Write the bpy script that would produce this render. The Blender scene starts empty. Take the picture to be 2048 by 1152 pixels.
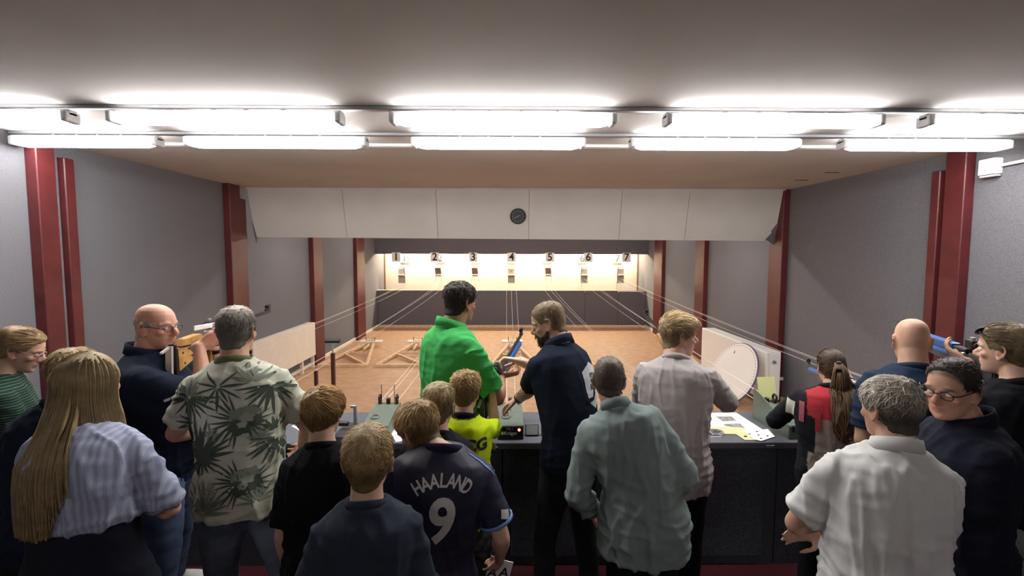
import bpy, bmesh, math, random
import numpy as np
from mathutils import Vector, Matrix
from mathutils.bvhtree import BVHTree

sc = bpy.context.scene
COL = sc.collection
random.seed(7)
PI = math.pi

# ------------------------------------------------------------------ camera, world, exposure
CAM_H, CAM_F, CAM_PITCH, CAM_YAW, CAM_ROLL = 2.006, 973.2, 0.0735, 0.0104, -0.002   # focal length in pixels of a 2048-wide frame
_cy, _sy, _cp, _sp, _cr, _sr = math.cos(CAM_YAW), math.sin(CAM_YAW), math.cos(CAM_PITCH), math.sin(CAM_PITCH), math.cos(CAM_ROLL), math.sin(CAM_ROLL)
_fw = Vector((_sy * _cp, _cy * _cp, -_sp)); _rt = Vector((_cy, -_sy, 0)); _up = _rt.cross(_fw)
C_RT, C_UP, C_FW = _rt * _cr - _up * _sr, _rt * _sr + _up * _cr, _fw
camd = bpy.data.cameras.new('camera'); cam = bpy.data.objects.new('camera', camd); COL.objects.link(cam)
camd.sensor_fit = 'HORIZONTAL'; camd.sensor_width = 36.0; camd.lens = CAM_F / 2048 * 36
camd.clip_start = 0.05; camd.clip_end = 100
cam.matrix_world = Matrix(((C_RT.x, C_UP.x, -C_FW.x, 0), (C_RT.y, C_UP.y, -C_FW.y, 0), (C_RT.z, C_UP.z, -C_FW.z, CAM_H), (0, 0, 0, 1)))
sc.camera = cam
def at(px, py, Y=None, X=None, Z=None):
    """a point of the room from a measured pixel and one known coordinate"""
    d = C_FW * CAM_F + C_RT * (px - 1024) - C_UP * (py - 576)
    t = Y / d.y if Y is not None else X / d.x if X is not None else (Z - CAM_H) / d.z
    return Vector((0, 0, CAM_H)) + d * t

world = bpy.data.worlds.new('world'); sc.world = world; world.use_nodes = True
world.node_tree.nodes['Background'].inputs[0].default_value = (0.5, 0.52, 0.56, 1)
world.node_tree.nodes['Background'].inputs[1].default_value = 0.02
sc.view_settings.view_transform = 'Standard'; sc.view_settings.look = 'None'
sc.view_settings.gamma = 1; sc.view_settings.use_curve_mapping = False
sc.view_settings.exposure = 1.3
TUBE = 19.0          # radiance of the fluorescent diffusers
TUBE_BACK = 24.0     # fixtures hidden above the range behind the baffle
BULB = 700.0         # warm lamps over the targets
sc.cycles.max_bounces = 8; sc.cycles.diffuse_bounces = 5; sc.cycles.glossy_bounces = 3
sc.cycles.caustics_reflective = False; sc.cycles.caustics_refractive = False
sc.cycles.sample_clamp_indirect = 6.0

# ------------------------------------------------------------------ materials
MATS = {}
def _nt(name):
    m = bpy.data.materials.new(name); m.use_nodes = True
    return m, m.node_tree, m.node_tree.nodes['Principled BSDF']
def mat(name, col, rough=0.6, metal=0.0, noise=None, bump=None, spec=0.4, coat=0.0, emit=None, sss=0.0, col2=None):
    """noise=(scale, amount); bump=(scale, strength); col2 = second colour blended by the noise"""
    if name in MATS: return MATS[name]
    m, nt, b = _nt(name)
    b.inputs['Base Color'].default_value = (*col, 1); b.inputs['Roughness'].default_value = rough
    b.inputs['Metallic'].default_value = metal; b.inputs['Specular IOR Level'].default_value = spec
    b.inputs['Coat Weight'].default_value = coat
    if sss: b.inputs['Subsurface Weight'].default_value = sss; b.inputs['Subsurface Radius'].default_value = (.012, .005, .003); b.inputs['Subsurface Scale'].default_value = 1
    if emit: b.inputs['Emission Color'].default_value = (*emit[0], 1); b.inputs['Emission Strength'].default_value = emit[1]
    tc = nt.nodes.new('ShaderNodeTexCoord')
    if noise:
        n = nt.nodes.new('ShaderNodeTexNoise'); n.inputs['Scale'].default_value = noise[0]; n.inputs['Detail'].default_value = 5
        nt.links.new(tc.outputs['Object'], n.inputs['Vector'])
        mx = nt.nodes.new('ShaderNodeMix'); mx.data_type = 'RGBA'
        c2 = col2 if col2 else tuple(max(0, c * (1 - noise[1])) for c in col)
        c1 = col if col2 else tuple(min(1, c * (1 + noise[1])) for c in col)
        mx.inputs[6].default_value = (*c1, 1); mx.inputs[7].default_value = (*c2, 1)
        cr = nt.nodes.new('ShaderNodeMapRange'); cr.inputs[1].default_value = .35; cr.inputs[2].default_value = .65
        nt.links.new(n.outputs['Fac'], cr.inputs[0]); nt.links.new(cr.outputs[0], mx.inputs[0]); nt.links.new(mx.outputs[2], b.inputs['Base Color'])
    if bump:
        n2 = nt.nodes.new('ShaderNodeTexNoise'); n2.inputs['Scale'].default_value = bump[0]; n2.inputs['Detail'].default_value = 4
        nt.links.new(tc.outputs['Object'], n2.inputs['Vector'])
        bp = nt.nodes.new('ShaderNodeBump'); bp.inputs['Strength'].default_value = bump[1]; bp.inputs['Distance'].default_value = 0.004
        nt.links.new(n2.outputs['Fac'], bp.inputs['Height']); nt.links.new(bp.outputs[0], b.inputs['Normal'])
    MATS[name] = m
    return m
def attr_mat(name, rough=0.7, sss=0.0, noise=(60, .12), bump=None, spec=0.3, aniso=None):
    """base colour from the mesh colour attribute Col, broken up by noise"""
    if name in MATS: return MATS[name]
    m, nt, b = _nt(name)
    a = nt.nodes.new('ShaderNodeAttribute'); a.attribute_name = 'Col'
    tc = nt.nodes.new('ShaderNodeTexCoord')
    n = nt.nodes.new('ShaderNodeTexNoise'); n.inputs['Scale'].default_value = noise[0]; n.inputs['Detail'].default_value = 4
    nt.links.new(tc.outputs['Object'], n.inputs['Vector'])
    mr = nt.nodes.new('ShaderNodeMapRange'); mr.inputs[1].default_value = .3; mr.inputs[2].default_value = .7; mr.inputs[3].default_value = 1 - noise[1]; mr.inputs[4].default_value = 1 + noise[1]
    nt.links.new(n.outputs['Fac'], mr.inputs[0])
    vm = nt.nodes.new('ShaderNodeVectorMath'); vm.operation = 'SCALE'
    nt.links.new(a.outputs['Color'], vm.inputs[0]); nt.links.new(mr.outputs[0], vm.inputs['Scale'])
    nt.links.new(vm.outputs[0], b.inputs['Base Color'])
    b.inputs['Roughness'].default_value = rough; b.inputs['Specular IOR Level'].default_value = spec
    if sss: b.inputs['Subsurface Weight'].default_value = sss; b.inputs['Subsurface Radius'].default_value = (.012, .005, .003); b.inputs['Subsurface Scale'].default_value = 1
    if bump:
        n2 = nt.nodes.new('ShaderNodeTexNoise'); n2.inputs['Scale'].default_value = bump[0]
        nt.links.new(tc.outputs['Object'], n2.inputs['Vector'])
        bp = nt.nodes.new('ShaderNodeBump'); bp.inputs['Strength'].default_value = bump[1]; bp.inputs['Distance'].default_value = .003
        nt.links.new(n2.outputs['Fac'], bp.inputs['Height']); nt.links.new(bp.outputs[0], b.inputs['Normal'])
    MATS[name] = m
    return m
def stripe_mat(name, c1, c2, axis, scale, duty=.5, rough=.85):
    m, nt, b = _nt(name)
    tc = nt.nodes.new('ShaderNodeTexCoord'); sp = nt.nodes.new('ShaderNodeSeparateXYZ')
    n = nt.nodes.new('ShaderNodeTexNoise'); n.inputs['Scale'].default_value = 6
    nt.links.new(tc.outputs['Object'], n.inputs['Vector'])
    ad = nt.nodes.new('ShaderNodeVectorMath'); ad.operation = 'MULTIPLY_ADD'
    ad.inputs[1].default_value = (.02, .02, .02); nt.links.new(n.outputs['Color'], ad.inputs[0]); nt.links.new(tc.outputs['Object'], ad.inputs[2])
    nt.links.new(ad.outputs[0], sp.inputs[0])
    mu = nt.nodes.new('ShaderNodeMath'); mu.operation = 'MULTIPLY'; mu.inputs[1].default_value = scale
    nt.links.new(sp.outputs[axis], mu.inputs[0])
    fr = nt.nodes.new('ShaderNodeMath'); fr.operation = 'FRACT'; nt.links.new(mu.outputs[0], fr.inputs[0])
    gt = nt.nodes.new('ShaderNodeMath'); gt.operation = 'GREATER_THAN'; gt.inputs[1].default_value = duty; nt.links.new(fr.outputs[0], gt.inputs[0])
    mx = nt.nodes.new('ShaderNodeMix'); mx.data_type = 'RGBA'; mx.inputs[6].default_value = (*c1, 1); mx.inputs[7].default_value = (*c2, 1)
    nt.links.new(gt.outputs[0], mx.inputs[0]); nt.links.new(mx.outputs[2], b.inputs['Base Color'])
    b.inputs['Roughness'].default_value = rough; b.inputs['Specular IOR Level'].default_value = .2
    MATS[name] = m
    return m

# ------------------------------------------------------------------ mesh helpers
def link(name, me, m=None, parent=None, smooth=False):
    o = bpy.data.objects.new(name, me); COL.objects.link(o)
    if m: me.materials.append(m)
    if parent is not None:
        o.parent = parent
    if smooth:
        me.polygons.foreach_set('use_smooth', [True] * len(me.polygons))
    return o
def pydata(name, v, f):
    me = bpy.data.meshes.new(name)
    me.from_pydata([tuple(p) for p in v], [], [tuple(q) for q in f]); me.update()
    return me
class MB:
    """collects simple solids; build() links them as one mesh object"""
    def __init__(s): s.bm = bmesh.new()
    def box(s, c, d, rot=None, bev=0.0, seg=1):
        r = bmesh.ops.create_cube(s.bm, size=1.0); vs = r['verts']
        bmesh.ops.scale(s.bm, vec=Vector(d), verts=vs)
        if bev:
            es = list({e for v in vs for e in v.link_edges})
            g = bmesh.ops.bevel(s.bm, geom=es, offset=bev, segments=seg, affect='EDGES', profile=.5)
            vs = list({v for f in g['faces'] for v in f.verts} | {v for v in vs if v.is_valid})
        M = Matrix.Translation(Vector(c)) @ (rot.to_4x4() if rot else Matrix.Identity(4))
        bmesh.ops.transform(s.bm, matrix=M, verts=vs)
        return s
    def span(s, a, b, bev=0.0, seg=1):
        a, b = Vector(a), Vector(b)
        return s.box((a + b) / 2, [abs(q) for q in (b - a)], None, bev, seg)
    def bar(s, a, b, w, h, up=(0, 0, 1), bev=0.0):
        a, b = Vector(a), Vector(b); d = b - a; L = d.length; y = d.normalized(); u = Vector(up)
        x = y.cross(u).normalized(); z = x.cross(y)
        R = Matrix((x, y, z)).transposed()
        return s.box((a + b) / 2, (w, L, h), R, bev)
    def cyl(s, a, b, r, r2=None, n=12):
        a, b = Vector(a), Vector(b); d = b - a
        R = d.to_track_quat('Z', 'Y').to_matrix().to_4x4()
        bmesh.ops.create_cone(s.bm, cap_ends=True, segments=n, radius1=r, radius2=r if r2 is None else r2, depth=d.length, matrix=Matrix.Translation((a + b) / 2) @ R)
        return s
    def sph(s, c, r, n=10, sc_=(1, 1, 1), rot=None):
        M = Matrix.Translation(Vector(c)) @ (rot.to_4x4() if rot else Matrix.Identity(4)) @ Matrix.Diagonal((*sc_, 1))
        bmesh.ops.create_uvsphere(s.bm, u_segments=n + 2, v_segments=n, radius=r, matrix=M)
        return s
    def prism(s, pts, d):
        """polygon (3-D points) pushed along d"""
        d = Vector(d); n = len(pts)
        a = [s.bm.verts.new(Vector(p)) for p in pts]; b = [s.bm.verts.new(Vector(p) + d) for p in pts]
        fs = [s.bm.faces.new(a), s.bm.faces.new(b[::-1])]
        for i in range(n): fs.append(s.bm.faces.new((a[i], b[i], b[(i + 1) % n], a[(i + 1) % n])))
        return s
    def pipe(s, pts, r, n=6):
        v, f = tube(np.array([tuple(p) for p in pts], float), np.full((len(pts), 2), r), (0.13, 0.21, 0.97), seg=n, sub=1)
        bv = [s.bm.verts.new(tuple(p)) for p in v]
        for q in f: s.bm.faces.new([bv[i] for i in q])
        return s
    def ring(s, c, nrm, R, r, n=32, k=8, sc2=1.0):
        c = Vector(c); q = Vector(nrm).to_track_quat('Z', 'Y').to_matrix()
        vs = []
        for i in range(n):
            a = 2 * PI * i / n
            row = []
            for j in range(k):
                b = 2 * PI * j / k
                row.append(s.bm.verts.new(c + q @ Vector(((R + r * math.cos(b)) * math.cos(a), (R * sc2 + r * math.cos(b)) * math.sin(a), r * math.sin(b)))))
            vs.append(row)
        for i in range(n):
            for j in range(k):
                s.bm.faces.new((vs[i][j], vs[(i + 1) % n][j], vs[(i + 1) % n][(j + 1) % k], vs[i][(j + 1) % k]))
        return s
    def build(s, name, m, parent=None, smooth=False, off=None):
        bmesh.ops.recalc_face_normals(s.bm, faces=s.bm.faces)
        if off is not None: bmesh.ops.translate(s.bm, vec=-Vector(off), verts=s.bm.verts)
        me = bpy.data.meshes.new(name); s.bm.to_mesh(me); s.bm.free()
        o = link(name, me, m, parent)
        if smooth:
            for p in me.polygons: p.use_smooth = True
            try: me.set_sharp_from_angle(angle=math.radians(40))
            except Exception: pass
        return o
def tag(o, label=None, cat=None, group=None, kind=None):
    if label: o['label'] = label
    if cat: o['category'] = cat
    if group: o['group'] = group
    if kind: o['kind'] = kind
    return o
def thing(name, label, cat, loc=(0, 0, 0), group=None):
    o = bpy.data.objects.new(name, None); COL.objects.link(o); o.location = loc; o.empty_display_size = .1
    return tag(o, label, cat, group)
def struct(name, mb, m, parent=None, label=None):
    o = mb.build(name, m, parent)
    if parent is None: o['kind'] = 'structure'
    if label: o['label'] = label
    return o
def copy_tree(o, parent=None):
    c = o.copy(); COL.objects.link(c); c.parent = parent
    for ch in list(o.children): copy_tree(ch, c)
    return c

def catmull(P, sub):
    P = np.asarray(P, float)
    if sub <= 1 or len(P) < 3: return P
    Q = np.vstack([2 * P[0] - P[1], P, 2 * P[-1] - P[-2]]); out = []
    for i in range(1, len(Q) - 2):
        for k in range(sub):
            t = k / sub; a, b, c, d = Q[i - 1], Q[i], Q[i + 1], Q[i + 2]
            out.append(.5 * (2 * b + (c - a) * t + (2 * a - 5 * b + 4 * c - d) * t * t + (3 * b - a - 3 * c + d) * t ** 3))
    out.append(P[-1])
    return np.array(out)
def nrm(v):
    v = np.asarray(v, float); return v / (np.linalg.norm(v) + 1e-12)
def tube(pts, rads, side, seg=12, sub=4, round_=True):
    """closed lofted tube; rads = (k,2) half-widths along `side` and across it"""
    pts = np.asarray(pts, float); rads = np.asarray(rads, float)
    if rads.ndim == 1: rads = np.stack([rads, rads], 1)
    P = catmull(pts, sub); R = np.maximum(catmull(rads, sub), 1e-4) if len(rads) > 2 else (rads if sub <= 1 or len(pts) < 3 else rads)
    n = len(P); T = np.gradient(P, axis=0) if n > 1 else None
    rings, rr = [], []
    if round_:
        t0 = nrm(T[0]); m0 = R[0].mean()
        for k in (.97, .75, .4): rings.append((P[0] - t0 * m0 * math.sqrt(max(0, 1 - (math.sqrt(1 - k * k)) ** 2)) * .9, R[0] * math.sqrt(1 - k * k), T[0]))
    for i in range(n): rings.append((P[i], R[i], T[i]))
    if round_:
        t1 = nrm(T[-1]); m1 = R[-1].mean()
        for k in (.4, .75, .97): rings.append((P[-1] + t1 * m1 * k * .9, R[-1] * math.sqrt(1 - k * k), T[-1]))
    V, F = [], []; side = nrm(side)
    for c, r, t in rings:
        t = nrm(t); s_ = side - t * side.dot(t)
        s_ = nrm(s_) if np.linalg.norm(s_) > .05 else nrm(np.cross(t, [0.3, 0.9, 0.2]))
        o = np.cross(t, s_)
        for j in range(seg):
            a = 2 * PI * j / seg
            V.append(c + s_ * r[0] * math.cos(a) + o * r[1] * math.sin(a))
    m = len(rings)
    for i in range(m - 1):
        for j in range(seg):
            k = (j + 1) % seg
            F.append((i * seg + j, i * seg + k, (i + 1) * seg + k, (i + 1) * seg + j))
    F.append(tuple(range(seg))[::-1]); F.append(tuple((m - 1) * seg + j for j in range(seg)))
    return np.array(V), F
def loft(rings, seg=24, power=1.0):
    """rings: (centre, xaxis*half-width, yaxis*front, yaxis*back)"""
    V, F = [], []
    for c, ax, yf, yb in rings:
        for j in range(seg):
            a = 2 * PI * j / seg; ca, sa = math.cos(a), math.sin(a)
            ca = math.copysign(abs(ca) ** power, ca); sa = math.copysign(abs(sa) ** power, sa)
            V.append(np.asarray(c) + np.asarray(ax) * ca + (np.asarray(yf) if sa > 0 else np.asarray(yb)) * abs(sa))
    m = len(rings)
    for i in range(m - 1):
        for j in range(seg):
            k = (j + 1) % seg
            F.append((i * seg + j, i * seg + k, (i + 1) * seg + k, (i + 1) * seg + j))
    F.append(tuple(range(seg))[::-1]); F.append(tuple((m - 1) * seg + j for j in range(seg)))
    return np.array(V), F
def ellip(c, ax, ay, az, n=12):
    V, F = [], []
    for i in range(1, n):
        th = PI * i / n
        for j in range(n):
            a = 2 * PI * j / n
            V.append(np.asarray(c) + np.asarray(ax) * math.sin(th) * math.cos(a) + np.asarray(ay) * math.sin(th) * math.sin(a) + np.asarray(az) * math.cos(th))
    for i in range(n - 2):
        for j in range(n):
            k = (j + 1) % n
            F.append((i * n + j, (i + 1) * n + j, (i + 1) * n + k, i * n + k))
    F.append(tuple(range(n))); F.append(tuple((n - 2) * n + j for j in range(n))[::-1])
    return np.array(V), F
def remesh(pieces, voxel, smooth=3, fac=.5):
    """union of closed pieces as one continuous surface"""
    V, F, o = [], [], 0
    for v, f in pieces:
        V.append(v); F += [tuple(i + o for i in q) for q in f]; o += len(v)
    me = pydata('tmp', np.vstack(V), F)
    bm = bmesh.new(); bm.from_mesh(me); bmesh.ops.recalc_face_normals(bm, faces=bm.faces); bm.to_mesh(me); bm.free()
    ob = bpy.data.objects.new('tmp', me); COL.objects.link(ob)
    md = ob.modifiers.new('r', 'REMESH'); md.mode = 'VOXEL'; md.voxel_size = voxel
    if smooth:
        ms = ob.modifiers.new('s', 'SMOOTH'); ms.factor = fac; ms.iterations = smooth
    dg = bpy.context.evaluated_depsgraph_get()
    out = bpy.data.meshes.new_from_object(ob.evaluated_get(dg))
    bpy.data.objects.remove(ob); bpy.data.meshes.remove(me)
    return out
def get_v(me):
    a = np.empty(len(me.vertices) * 3, np.float32); me.vertices.foreach_get('co', a); return a.reshape(-1, 3).astype(float)
def get_n(me):
    a = np.empty(len(me.vertices) * 3, np.float32); me.vertex_normals.foreach_get('vector', a); return a.reshape(-1, 3).astype(float)
def set_v(me, v):
    me.vertices.foreach_set('co', v.astype(np.float32).ravel()); me.update()
def set_col(me, c):
    at_ = me.color_attributes.new('Col', 'FLOAT_COLOR', 'POINT')
    at_.data.foreach_set('color', np.hstack([c, np.ones((len(c), 1))]).astype(np.float32).ravel())
def bvh_of(me):
    v = [Vector(p) for p in get_v(me)]
    return BVHTree.FromPolygons(v, [tuple(p.vertices) for p in me.polygons])
def wave(p, seed, freq):
    r = np.random.RandomState(seed); out = 0
    for i in range(5):
        d = nrm(r.normal(size=3)); e = nrm(r.normal(size=3)); f = freq * r.uniform(.6, 1.5)
        out = out + np.sin(p @ d * f + r.uniform(0, 6) + 1.6 * np.sin(p @ e * f * .5 + r.uniform(0, 6)))
    return out / 5
def text_mesh(s, size, bold=0.0):
    cu = bpy.data.curves.new('t', 'FONT'); cu.body = s; cu.size = size; cu.align_x = 'CENTER'; cu.align_y = 'CENTER'; cu.offset = bold; cu.resolution_u = 4
    ob = bpy.data.objects.new('t', cu); COL.objects.link(ob)
    dg = bpy.context.evaluated_depsgraph_get(); me = bpy.data.meshes.new_from_object(ob.evaluated_get(dg))
    v = get_v(me)[:, :2]; f = [tuple(p.vertices) for p in me.polygons]
    bpy.data.objects.remove(ob); bpy.data.meshes.remove(me); bpy.data.curves.remove(cu)
    return v, f
def flat_text(name, s, size, M, m, parent=None, bold=0.0):
    """lettering lying in the x-y plane of matrix M (world)"""
    v, f = text_mesh(s, size, bold)
    off = parent.matrix_world.translation if parent is not None else Vector()
    me = pydata(name, [tuple(M @ Vector((a, b, 0))) for a, b in v], f)
    return link(name, me, m, parent)
# ------------------------------------------------------------------ the room
XL, XR, CEIL, YBACK, YREAR = -3.45, 3.71, 2.833, 13.75, -3.2
YCF, YCR, HC = 2.958, 3.551, 0.819          # counter: front edge, rear edge, height
NUMW = ('one', 'two', 'three', 'four', 'five', 'six', 'seven')
LANES = [-2.88 + 1.0 * i for i in range(7)]
m_felt = mat('grey_felt', (.165, .164, .178), .95, noise=(160, .18), bump=(260, .5), spec=.1)
m_felt_dark = mat('charcoal_felt', (.115, .108, .122), .95, noise=(160, .2), bump=(260, .4), spec=.1)
m_ceil = mat('ceiling_board', (.46, .435, .42), .8, noise=(1.3, .06), bump=(30, .08), spec=.2)
m_red = mat('oxblood_paint', (.088, .012, .014), .45, noise=(9, .15), spec=.5)
m_lino = mat('tan_linoleum', (.46, .28, .168), .55, noise=(7, .10), bump=(90, .06), spec=.25)
m_carpet = mat('red_carpet', (.055, .012, .016), .95, noise=(120, .35), bump=(200, .6), spec=.1)
m_white = mat('white_paint', (.80, .79, .77), .5, noise=(5, .02))
m_cream = mat('cream_board', (.72, .66, .57), .6, noise=(4, .04))
m_backw = mat('warm_white_wall', (.78, .72, .62), .8, noise=(3, .03))
m_baffle = mat('off_white_board', (.52, .505, .48), .7, noise=(2.2, .04))
m_black = mat('black_plastic', (.012, .012, .013), .4)
m_dkgrey = mat('dark_grey_metal', (.06, .06, .065), .4, metal=.3)
m_grey = mat('grey_metal', (.35, .35, .36), .4, metal=.6)
m_alu = mat('brushed_aluminium', (.62, .62, .62), .3, metal=.9)
m_wood = mat('pale_pine', (.62, .43, .26), .6, noise=(14, .14))
m_brown = mat('brown_hardboard', (.17, .10, .075), .6, noise=(20, .1))
m_paper = mat('white_paper', (.86, .86, .84), .8, noise=(20, .015))
m_ctop = mat('counter_carpet', (.115, .118, .135), .95, noise=(150, .2), bump=(240, .5), spec=.1)
m_cfront = mat('counter_front_carpet', (.095, .105, .13), .95, noise=(110, .3), bump=(240, .5), spec=.1)

struct('floor', MB().span((XL - .2, YREAR, -.1), (XR + .2, YCR - .04, 0)), m_carpet)
struct('floor', MB().span((XL - .2, YCR - .04, -.1), (XR + .2, YBACK + .2, 0)), m_lino)
struct('ceiling', MB().span((XL - .2, YREAR, CEIL), (XR + .2, YBACK + .2, CEIL + .1)), m_ceil)
struct('wall_left', MB().span((XL - .2, YREAR, 0), (XL, YBACK + .2, CEIL)), m_felt)
struct('wall_right', MB().span((XR, YREAR, 0), (XR + .2, YBACK + .2, CEIL)), m_felt)
struct('wall_back', MB().span((XL, YBACK, 0), (XR, YBACK + .2, CEIL)), m_backw)
struct('wall_rear', MB().span((XL - .2, YREAR - .2, 0), (XR + .2, YREAR, CEIL)), m_felt)
struct('baseboard_left', MB().span((XL, YCR + .1, 0), (XL + .02, 12.9, .07), .004), m_cream)
struct('baseboard_right', MB().span((XR - .02, YCR + .1, 0), (XR, 12.9, .07), .004), m_cream)

# red steel columns standing in the side walls: two flanges and the web between
def column(n, side, y0, y1, y2, y3, z1=CEIL, proj=.085):
    X = XL if side < 0 else XR
    def sp(ya, yb, p, top): return MB().span((X - .0 * side, ya, 0), (X - side * p, yb, top), .006)
    o = sp(y0, y1, proj, CEIL).build('trim_%d' % n, m_red); o['kind'] = 'structure'; o['label'] = 'oxblood red steel wall column'
    sp(y1, y2, .02, CEIL).build('web', m_felt if y2 - y1 > .05 else m_red, o)
    sp(y2, y3, proj * .8, z1).build('flange', m_red, o)
column(1, -1, 3.57, 3.72, 3.81, 3.90, 2.72)
column(2, -1, 6.00, 6.24, 6.26, 6.40, 2.68)
column(3, -1, 8.52, 8.74, 8.76, 8.98)
column(4, -1, 10.97, 11.26, 11.28, 11.62)
column(5, 1, 3.87, 4.05, 4.115, 4.20, 2.70)
column(6, 1, 6.40, 6.58, 6.60, 6.75, 2.62)
column(7, 1, 8.93, 9.14, 9.16, 9.39)
column(8, 1, 11.36, 11.66, 11.68, 12.02)

# ceiling rails that carry the lamps, joint strip towards the range
for n, y in ((9, 2.855), (10, 3.47)):
    o = MB().span((XL + .02, y - .022, CEIL - .022), (XR - .02, y + .022, CEIL), .003).build('trim_%d' % n, m_grey); o['kind'] = 'structure'
o = MB().span((XL, 3.80, CEIL - .02), (XR, 3.86, CEIL), .003).build('trim_11', m_white); o['kind'] = 'structure'
for n, (x, y, w) in enumerate(((2.86, 4.60 , .11), (3.02, 4.95, .13))):
    p = at((1664, 1603)[n], (345, 360)[n], Z=CEIL)
    o = MB().box((p.x, p.y, CEIL - .002), (.14, .022, .004)).build('trim_%d' % (12 + n), m_black); o['kind'] = 'structure'; o['label'] = 'narrow dark slot cut in the ceiling'

# fluorescent fixtures
m_hous = mat('lamp_housing', (.50, .50, .51), .45)
m_diff = mat('lit_diffuser', (.9, .9, .9), .4, emit=((1.0, .985, .97), TUBE))
m_diffb = mat('lit_diffuser_range', (.9, .9, .9), .4, emit=((1.0, .93, .86), TUBE_BACK))
def lamp(label, cx, y, L=1.31, md=None, group='fluorescent ceiling lamps'):
    t = thing('fluorescent_lamp', label, 'lamp', (cx, y, CEIL - .108), group)
    h = MB().box((0, 0, .062), (L, .062, .034), None, .006, 2)
    h.build('housing', m_hous, t)
    # diffuser: rounded trough
    rings = []
    n = 9
    for i, xx in enumerate((-L / 2 + .035, -L / 2 + .05, -L / 2 + .09, L / 2 - .09, L / 2 - .05, L / 2 - .035)):
        k = (.35, .8, 1, 1, .8, .35)[i]
        rings.append([(xx, .050 * k * math.cos(PI + PI * j / (n - 1)), .044 + .046 * k * math.sin(PI + PI * j / (n - 1))) for j in range(n)])
    V = [p for r in rings for p in r]; F = []
    for i in range(len(rings) - 1):
        for j in range(n - 1): F.append((i * n + j, i * n + j + 1, (i + 1) * n + j + 1, (i + 1) * n + j))
        F.append((i * n + n - 1, i * n, (i + 1) * n, (i + 1) * n + n - 1))
    F.append(tuple(range(n))[::-1]); F.append(tuple((len(rings) - 1) * n + j for j in range(n)))
    link('diffuser', pydata('diffuser', V, F), md or m_diff, t, True)
    for s in (-1, 1):
        MB().box((s * (L / 2 - .017), 0, .040), (.034, .104, .062), None, .010, 2).build('end_cap', m_hous, t)
    for xx in (-.22 * L, -.06 * L, .08 * L, .24 * L):
        MB().box((xx, 0, .092), (.014, .03, .028)).build('hanger', m_hous, t)
    return t
places = ['leftmost', 'second from left', 'middle', 'second from right', 'rightmost']
for i, (x, L) in enumerate(((-2.94, .95), (-1.594, 1.31), (-.022, 1.29), (1.53, 1.25), (3.03, 1.25))):
    lamp('white fluorescent ceiling lamp, %s in the nearer row above the spectators' % places[i], x, 2.855, L)
for i, (x, L) in enumerate(((-2.91, 1.0), (-1.60, 1.25), (-.06, 1.21), (1.455, 1.19), (2.94, 1.19))):
    lamp('white fluorescent ceiling lamp, %s in the farther row above the counter' % places[i], x, 3.47, L)
for i, x in enumerate((-2.2, .13, 2.46) * 2):
    lamp('fluorescent lamp on the range ceiling, hidden behind the white baffle, %s' % ('left, nearer row', 'centre, nearer row', 'right, nearer row', 'left, farther row', 'centre, farther row', 'right, farther row')[i], x, 7.6 if i < 3 else 10.6, 1.3, m_diffb, 'lamps hidden behind the baffle')

for i, x in enumerate((-1.6, 1.7)):  # unseen fill lamps added behind the camera to brighten the people's backs
    lamp('fluorescent fill lamp added out of view at the rear of the room, %s' % ('left', 'right')[i], x, -1.6, 1.25, mat('fill_diffuser_rear', (.9, .9, .9), .4, emit=((1.0, .97, .94), TUBE * .8)), 'added fill lamps at the rear of the room')
# junction box with conduit high on the right wall
t = thing('junction_box', 'small white junction box with conduit high on the right wall', 'junction box', (XR, 3.72, 2.66))
MB().box((-.035, 0, 0), (.07, .13, .12), None, .008, 2).build('body', m_white, t)
MB().box((-.035, 0, -.07), (.05, .12, .012), None, .003).build('bracket', m_white, t)
MB().cyl((-.02, -.06, .0), (-.02, -1.4, .04), .012).build('conduit', m_white, t)

# white baffle hanging across the range
t = thing('hanging_baffle', 'off-white sloping baffle board hanging across the range below the ceiling', 'baffle', (0, 6.45, CEIL))
xs = [-3.36, -2.15, -.93, .29, 1.51, 2.40, 3.49]
tl, tr, bl, br = (XL + .06, 6.42, CEIL), (XR - .06, 6.42, CEIL), (-3.36, 6.60, 2.20), (3.50, 6.60, 2.165)
def bpt(x, k):   # k 0 top, 1 bottom
    z = CEIL + k * ((2.20 - .035 * (x + 3.36) / 6.86) - CEIL); return (x, 6.42 + .18 * k - 6.45, z - CEIL)
for i in range(6):
    a, b = xs[i] + .0025, xs[i + 1] - .0025
    ta, tb = (XL + .075 if i == 0 else a), (XR - .075 if i == 5 else b)
    pts = [bpt(ta, 0), bpt(ta, .72), bpt(a, 1), bpt(b, 1), bpt(tb, .72), bpt(tb, 0)]
    if 0 < i < 5: pts = [bpt(a, 0), bpt(a, 1), bpt(b, 1), bpt(b, 0)]
    MB().prism(pts, (0, .018, .005)).build('panel', m_baffle, t)
MB().prism([bpt(XL + .08, 0), bpt(XL + .08, .70), bpt(-3.34, .98), bpt(3.47, .98), bpt(XR - .08, .70), bpt(XR - .08, 0)], (0, .006, .0017)).build('backing', m_baffle, t).location = (0, .019, .0055)
MB().span((XL + .07, -.06, -.016), (XR - .07, -.035, 0), .002).build('top_rail', m_baffle, t)
for s in (-1, 1):
    X = XL + .075 if s < 0 else XR - .075
    e = -3.36 if s < 0 else 3.50
    MB().prism([(X, .06, -.42), (e, .16, -.63), (X, .16, -.72)], (0, .02, 0)).build('end_gusset', m_felt_dark, t)

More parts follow.
